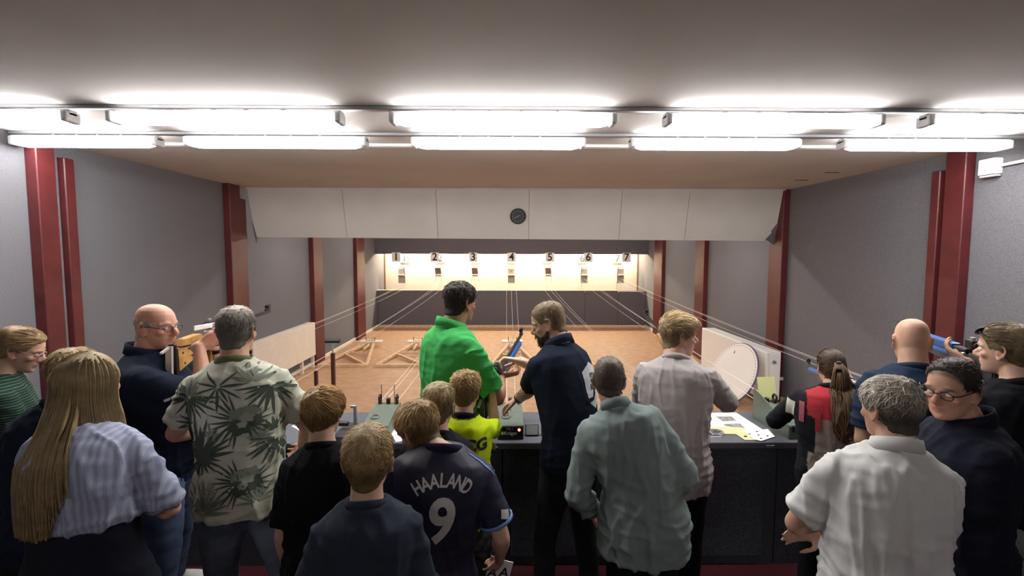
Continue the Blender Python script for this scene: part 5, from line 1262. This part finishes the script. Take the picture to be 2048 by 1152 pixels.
# ------------------------------------------------------------------ rifles
m_stock = mat('walnut_stock', (.42, .22, .065), .45, noise=(18, .3), coat=.2)
m_blue = mat('blue_anodised', (.035, .12, .34), .35, metal=.4)
m_silver = mat('silver_plate', (.66, .65, .62), .35, metal=.5)
m_wplate = mat('white_plate', (.78, .76, .70), .5)
def rifle(label, butt, muzzle, style, L=1.10):
    a = Vector(butt); y = (Vector(muzzle) - a).normalized(); x = y.cross(Vector((0, 0, 1))).normalized(); z = x.cross(y)
    t = thing('air_rifle', label, 'rifle', a, 'air rifles'); t.rotation_euler = Matrix((x, y, z)).transposed().to_euler()
    s = L / 1.10
    def pr(pts, w, x0=0): return MB().prism([(x0 - w / 2, p[0] * s, p[1] * s) for p in pts], (w, 0, 0))
    sm = m_stock if style == 'wood' else m_dkgrey
    o = pr([(.045, -.115), (.045, .0), (.10, .012), (.27, .012), (.30, -.012), (.30, -.055), (.20, -.075)], .040).build('butt_stock', sm, t)
    if style == 'wood':
        for k, (yy, zz) in enumerate(((.08, -.03), (.13, -.02), (.09, -.085), (.15, -.06))): MB().cyl((-.021, yy * s, zz * s), (.0215, yy * s, zz * s), .006, n=10).build('stock_screw', m_black, o)
        MB().bar((.0, .06 * s, .004), (.0, .28 * s, -.02), .044, .008).build('cheek_slot', m_black, o)
    pr([(.06, .006), (.10, .035), (.24, .035), (.27, .010)], .044).build('cheek_piece', sm, t)
    MB().box((0, .035 * s, -.05 * s), (.036, .018, .15), None, .006, 2).build('butt_pad', m_black, t)
    MB().bar((0, .012 * s, .02), (0, -.004 * s, -.13), .030, .014).build('butt_plate', m_silver if style == 'wood' else m_dkgrey, t)
    MB().bar((.0, .01 * s, .015), (0, -.05 * s, .0), .012, .010).build('butt_hook', m_silver, t)
    pr([(.30, -.01), (.37, -.01), (.385, -.05), (.36, -.145), (.31, -.145), (.325, -.06)], .034).build('pistol_grip', sm, t)
    pr([(.36, -.012), (.72, -.012), (.72, -.030), (.66, -.052), (.48, -.062), (.40, -.05), (.36, -.04)], .046).build('fore_end', sm, t)
    bl = style == 'blue'; y0 = .27 if bl else .36
    MB().box((0, (y0 + .11) * s, .012), (.034, .30 * s * (.6 if bl else 1), .046), None, .006).build('receiver', m_silver if style == 'wood' else m_black, t)
    MB().cyl((0, .60 * s, .018), (0, 1.08 * s, .018), .0105, n=14).build('barrel', m_black, t, True)
    MB().cyl((0, (.40 if bl else .55) * s, -.012), (0, (.95 if style != 'wood' else .70) * s, -.012), .026 if style != 'wood' else .020, n=18).build('air_cylinder', m_blue if style in ('blue', 'black_blue') else m_silver, t, True)
    if bl: MB().box((0, .68 * s, .022), (.046, .54 * s, .046), None, .010, 2).build('barrel_shroud', m_blue, t)
    rs = MB().box((0, y0 * s, .062), (.034, .055, .042), None, .004).build('rear_sight', m_black, t)
    MB().cyl((.017, y0 * s, .062), (.030, y0 * s, .062), .012, n=14).build('sight_knob', m_alu, rs)
    MB().cyl((0, y0 * s, .083), (0, y0 * s, .096), .010, n=14).build('sight_knob', m_alu, rs)
    MB().cyl((0, (y0 - .025) * s, .062), (0, (y0 - .06) * s, .062), .014, .017, n=14).build('eye_cup', m_black, rs)
    if bl: MB().cyl((-.02, (y0 + .02) * s, .0), (-.034, (y0 + .02) * s, .0), .020, n=20).build('pressure_gauge', m_alu, t)
    if style == 'wood':
        MB().bar((.022, .345 * s, .060), (.022, .18 * s, .075), .005, .026, bev=.002).build('blinder', m_wplate, rs)
    fs = MB().cyl((0, 1.045 * s, .052), (0, 1.085 * s, .052), .014, n=16).build('front_sight', m_black, t, True)
    MB().box((0, 1.055 * s, .032), (.012, .06, .016)).build('sight_base', m_black, fs)
    MB().cyl((.017, .40 * s, -.002), (.040, .41 * s, .004), .006, n=8).build('bolt_handle', m_alu, t)
    MB().ring((0, .40 * s, -.066), (1, 0, 0), .020, .003, 18, 6).build('trigger_guard', m_black, t)
    return t
rifle('walnut-stocked air rifle held by the bald man with glasses', at(336, 702, Y=2.36), at(520, 634, Y=3.30), 'wood')
rifle('black air rifle with a blue air cylinder held by the neon-shirt boy', at(962, 806, Y=2.58), at(1034, 688, Y=3.38), 'black_blue', 1.02)
rifle('air rifle with a bright blue barrel aimed by the woman at the right edge', at(2008, 738, Y=2.04), at(1855, 684, Y=2.56), 'blue', .82)
rifle('black air rifle mounted by the girl with the ponytail', at(1704, 765, Y=2.66), at(1618, 735, Y=3.62), 'black_blue')
rifle('air rifle standing in front of the young blond man', at(1400, 748, Y=2.84), at(1304, 648, Y=3.72), 'wood')

# ------------------------------------------------------------------ things on and behind the counter
m_gbox = mat('olive_enamel', (.115, .145, .115), .5, noise=(6, .06)); m_led = mat('red_lamp', (.5, .02, .02), .4, emit=((1, .06, .04), 6.0))
def control_box(label, x, rot=0, dark=True, lid=False, text=True):
    t = thing('target_control_box', label, 'control box', (x, YCF + .055, HC + .001), 'target control boxes'); t.rotation_euler.z = math.radians(rot)
    w = .165
    MB().prism([(-w / 2, 0, 0), (-w / 2, .40, 0), (-w / 2, .40, .115), (-w / 2, .20, .115), (-w / 2, .03, .088), (-w / 2, 0, .088)], (w, 0, 0)).build('housing', m_gbox, t)
    MB().box((0, -.003, .043), (w * .98, .008, .082), None, .002).build('front_plate', m_black if dark else m_gbox, t)
    for s in (-1, 1):
        MB().ring((s * .06, .37, .155), (1, 0, 0), .022, .008, 20, 8).build('pulley', m_black, t, True)
        MB().box((s * .06, .37, .125), (.016, .03, .035)).build('pulley_fork', m_black, t)
    MB().box((0, .37, .135), (.025, .03, .045), None, .004).build('cord_guide', m_black, t)
    MB().ring((-.03, .12, .108), (0, -.15, 1), .026, .004, 24, 6).build('dial', m_alu, t, True)
    MB().box((-.055, .0, .065), (.020, .016, .04), None, .003).build('switch', m_black, t)
    MB().cyl((.055, -.004, .064), (.055, -.010, .064), .009, n=14).build('indicator_lamp', m_led, t)
    if text:
        flat_text('lettering', 'TG-1', .020, Matrix.Translation((-.005, -.0078, .070)) @ Matrix.Rotation(PI / 2, 4, 'X'), m_paper, t)
        flat_text('lettering', 'Krüger', .030, Matrix.Translation((.0, -.0078, .042)) @ Matrix.Rotation(PI / 2, 4, 'X'), m_paper, t, .0006)
        MB().box((-.052, -.0076, .042), (.014, .001, .020)).build('emblem', m_paper, t)
    return t
control_box('black-fronted target control box with white lettering and a red lamp under the bearded man\'s hand', at(1021, 850, Y=3.0).x)
t = control_box('green target control box with two thin upright rods behind the boys\' heads', at(752, 850, Y=3.05).x, 0, False, False, False)
for s in (-1, 1): MB().cyl((s * .045, .36, .115), (s * .045, .36, .255), .0025, n=6).build('rod', m_dkgrey, t)
t = control_box('green target control box under the left arm of the girl in the shooting jacket', at(1600, 870, Y=3.02).x, 4, False, False, False)
MB().prism([(-.0825, .0, .088), (-.0825, .20, .115), (-.0825, .40, .115), (-.0825, .40, .22), (-.0825, .30, .19)], (.006, 0, 0)).build('side_cheek', m_gbox, t)
MB().box((.03, .42, .21), (.13, .008, .16), Matrix.Rotation(-.25, 3, 'X')).build('card', mat('yellow_card', (.55, .55, .25), .8), t)
# second walnut rifle part: sight box lying at the left, beside the palm-print shirt
t = thing('rifle_rest', 'black rifle rest with a horizontal bar on the counter left of the palm-print shirt', 'rest', at(432, 880, Z=HC))
MB().box((0, 0, .03), (.05, .07, .06), None, .005).build('base', m_dkgrey, t)
MB().cyl((-.10, 0, .075), (.04, 0, .075), .016, n=14).build('bar', m_black, t, True)
MB().cyl((.0, .0, .09), (.0, .0, .125), .014, n=12).build('clamp', m_dkgrey, t); MB().cyl((.012, -.03, .105), (.012, .03, .105), .012, n=12).build('clamp_screw', m_alu, t)
t = thing('rifle_rest', 'pair of grey upright bars with a black knob on the counter', 'rest', at(688, 862, Z=HC))
MB().box((.02, .0, .006), (.10, .26, .012), None, .003).build('base', m_dkgrey, t)
for xx, yy, h in ((.045, .10, .13), (-.045, -.10, .12)):
    MB().box((xx, yy, h / 2), (.022, .022, h), None, .003).build('post', m_grey, t)
MB().box((.035, .10, .135), (.04, .024, .018), None, .003).build('post_head', m_grey, t)
MB().cyl((-.03, .0, .05), (.03, .0, .05), .016, n=14).build('knob', m_black, t, True)
# papers
def sheet(label, pts, m, marks=(), cat='paper', z=HC + .0015, group=None):
    P3 = [at(px, py, Z=z) for px, py in pts]; c = sum(P3, Vector()) / len(P3)
    t = thing('paper_sheet' if cat == 'paper' else 'target_card', label, cat, (c.x, c.y, z - .001), group)
    MB().prism([(p.x - c.x, p.y - c.y, .0002) for p in P3], (0, 0, .0012)).build('sheet', m, t)
    for nm, q, mm in marks:
        Q = [at(px, py, Z=z) for px, py in q]
        link(nm, pydata(nm, [(p.x - c.x, p.y - c.y, .0018) for p in Q], [tuple(range(len(Q)))]), mm, t)
    return t
m_grpr = mat('grey_print', (.10, .10, .105), .8, noise=(60, .7), col2=(.35, .34, .33)); m_manila = mat('manila_card', (.66, .52, .28), .8)
def dot(px, py, rx, ry): return [(px + rx * math.cos(a), py + ry * math.sin(a)) for a in np.linspace(0, 2 * PI, 12, endpoint=False)]
sheet('white target sheet with small black marks beside the palm-print shirt', [(583, 852), (612, 837), (640, 842), (642, 856), (606, 865)], m_paper, [('mark', dot(x, y, 3, 1.2), m_ink) for x, y in ((590, 851), (606, 843), (607, 848), (607, 854), (625, 847))])
sheet('white paper sheet lying on the counter beside the jersey boy\'s head', [(783, 868), (792, 838), (815, 836), (815, 880), (792, 884)], m_paper, [('mark', dot(796, 868, 2, 3), m_ink)])
sheet('large white leaflet with two grey pictures at the right of the counter', [(1408, 826), (1472, 825), (1530, 862), (1520, 872), (1436, 862), (1405, 850)], m_paper, [('picture', [(1431, 833), (1463, 833), (1473, 842), (1446, 843)], m_grpr), ('picture', [(1446, 848), (1480, 847), (1491, 857), (1452, 853)], m_grpr)])
sheet('manila target card overlapping the leaflet on the counter', [(1408, 847), (1428, 853), (1484, 855), (1520, 880), (1490, 880), (1472, 868), (1445, 868), (1436, 858), (1408, 857)], m_manila, [('bullseye', dot(1418, 851, 4, 1.5), m_ink), ('bullseye', dot(1491, 873, 4, 1.5), m_ink)], 'card', HC + .004)
sheet('pale target sheet with five black dots next to the green control box', [(1486, 862), (1536, 858), (1550, 873), (1522, 882), (1508, 878)], m_paper, [('bullseye', dot(x, y, 2.6, 1.2), m_ink) for x, y in ((1499, 868), (1514, 863), (1517, 870), (1522, 877), (1535, 872))], 'card', HC + .0065)
t = thing('cable_coil', 'small tangled wire coil on the counter near the pale sweatshirt', 'cable', at(1432, 868, Z=HC))
rr = random.Random(2)
for k in range(9):
    pts = [Vector((.035 * math.cos(a + k) * (1 + .5 * rr.random()), .05 * math.sin(a * (1 + .2 * rr.random()) + k), .006 + .012 * rr.random())) for a in np.linspace(0, 6, 14)]
    MB().pipe(pts, .0016, 5).build('wire_loop', m_grey, t)
MB().pipe([Vector((.02, .0, .006)), Vector((.03, -.03, .004)), Vector((.0, -.06, .004)), Vector((-.06, -.06, .004))], .0022, 5).build('lead', m_paper, t)
def tablet(label, px, w, m):
    c = at(px, 873, Z=HC); t = thing('score_monitor', label, 'monitor', (c.x, c.y, HC), 'small monitors')
    R = Matrix.Rotation(-.5, 3, 'X')
    MB().box((0, .02, .035), (w, .012, .075), R, .004, 2).build('frame', m_black, t)
    MB().box((0, .0135, .0385), (w * .86, .004, .060), R).build('screen', m, t)
    MB().box((0, .03, .006), (w * .8, .06, .012), None, .003).build('stand', m_black, t)
tablet('small black-framed monitor with a blank grey screen beside the control box', 1064, .088, mat('grey_screen', (.16, .16, .16), .3))
tablet('small black-framed monitor with an orange picture half hidden by the bearded man', 1092, .060, mat('orange_screen', (.35, .12, .03), .3, noise=(40, .6), col2=(.05, .05, .05)))
# poles behind the counter
def pole(label, px, py, Y, T=True):
    top = at(px, py, Y=Y); t = thing('support_pole', label, 'stand', (top.x, Y, 0), 'support poles')
    MB().box((0, 0, .012), (.26, .26, .024), None, .004).build('base_plate', m_dkgrey, t)
    MB().bar((0, 0, .02), (0, 0, top.z - (.10 if T else 0)), .028, .028, (0, 1, 0)).build('pole', mat('dark_red_pole', (.045, .012, .012), .4), t)
    if T:
        MB().cyl((0, 0, top.z - .11), (0, 0, top.z - .01), .007, n=8).build('pin', m_alu, t)
        MB().cyl((-.06, 0, top.z), (.06, 0, top.z), .017, n=16).build('roller', m_black, t, True)
pole('dark pole with a black foam roller on top standing behind the counter', 665, 682, 3.95)
pole('short plain dark red post standing behind the counter', 632, 742, 4.35, False)
# card held by the jersey boy, folded paper held by the white-polo man
Sj, E_, Wr, _ = boy9.J['R']; d = nrm(Wr - E_)
t = thing('letter_card', 'white card with black letters held by the boy in the numbered jersey', 'card', Vector(Wr + d * .16))
MB().box((0, .02, -.02), (.10, .004, .13), Matrix.Rotation(.25, 3, 'Y')).build('card', m_paper, t)
for k, xx in enumerate((-.025, .025)):
    flat_text('letter', 'A', .06, Matrix.Translation((xx, .0172, -.015)) @ Matrix.Rotation(.25, 4, 'Y') @ Matrix.Rotation(PI / 2, 4, 'X'), m_ink, t, .001)
Sj, E_, Wr, _ = white.J['R']; 
t = thing('folded_paper', 'small tan folded paper held under the folded arms of the white-polo man', 'paper', Vector(white.J['L'][2]) + Vector((-.02, .04, -.10)))
MB().box((0, 0, 0), (.07, .012, .11), Matrix.Rotation(.3, 3, 'Y'), .002).build('paper', mat('tan_paper', (.45, .32, .22), .8), t)
MB().box((-.005, -.007, .015), (.02, .001, .015), Matrix.Rotation(.3, 3, 'Y')).build('mark', m_ink, t)
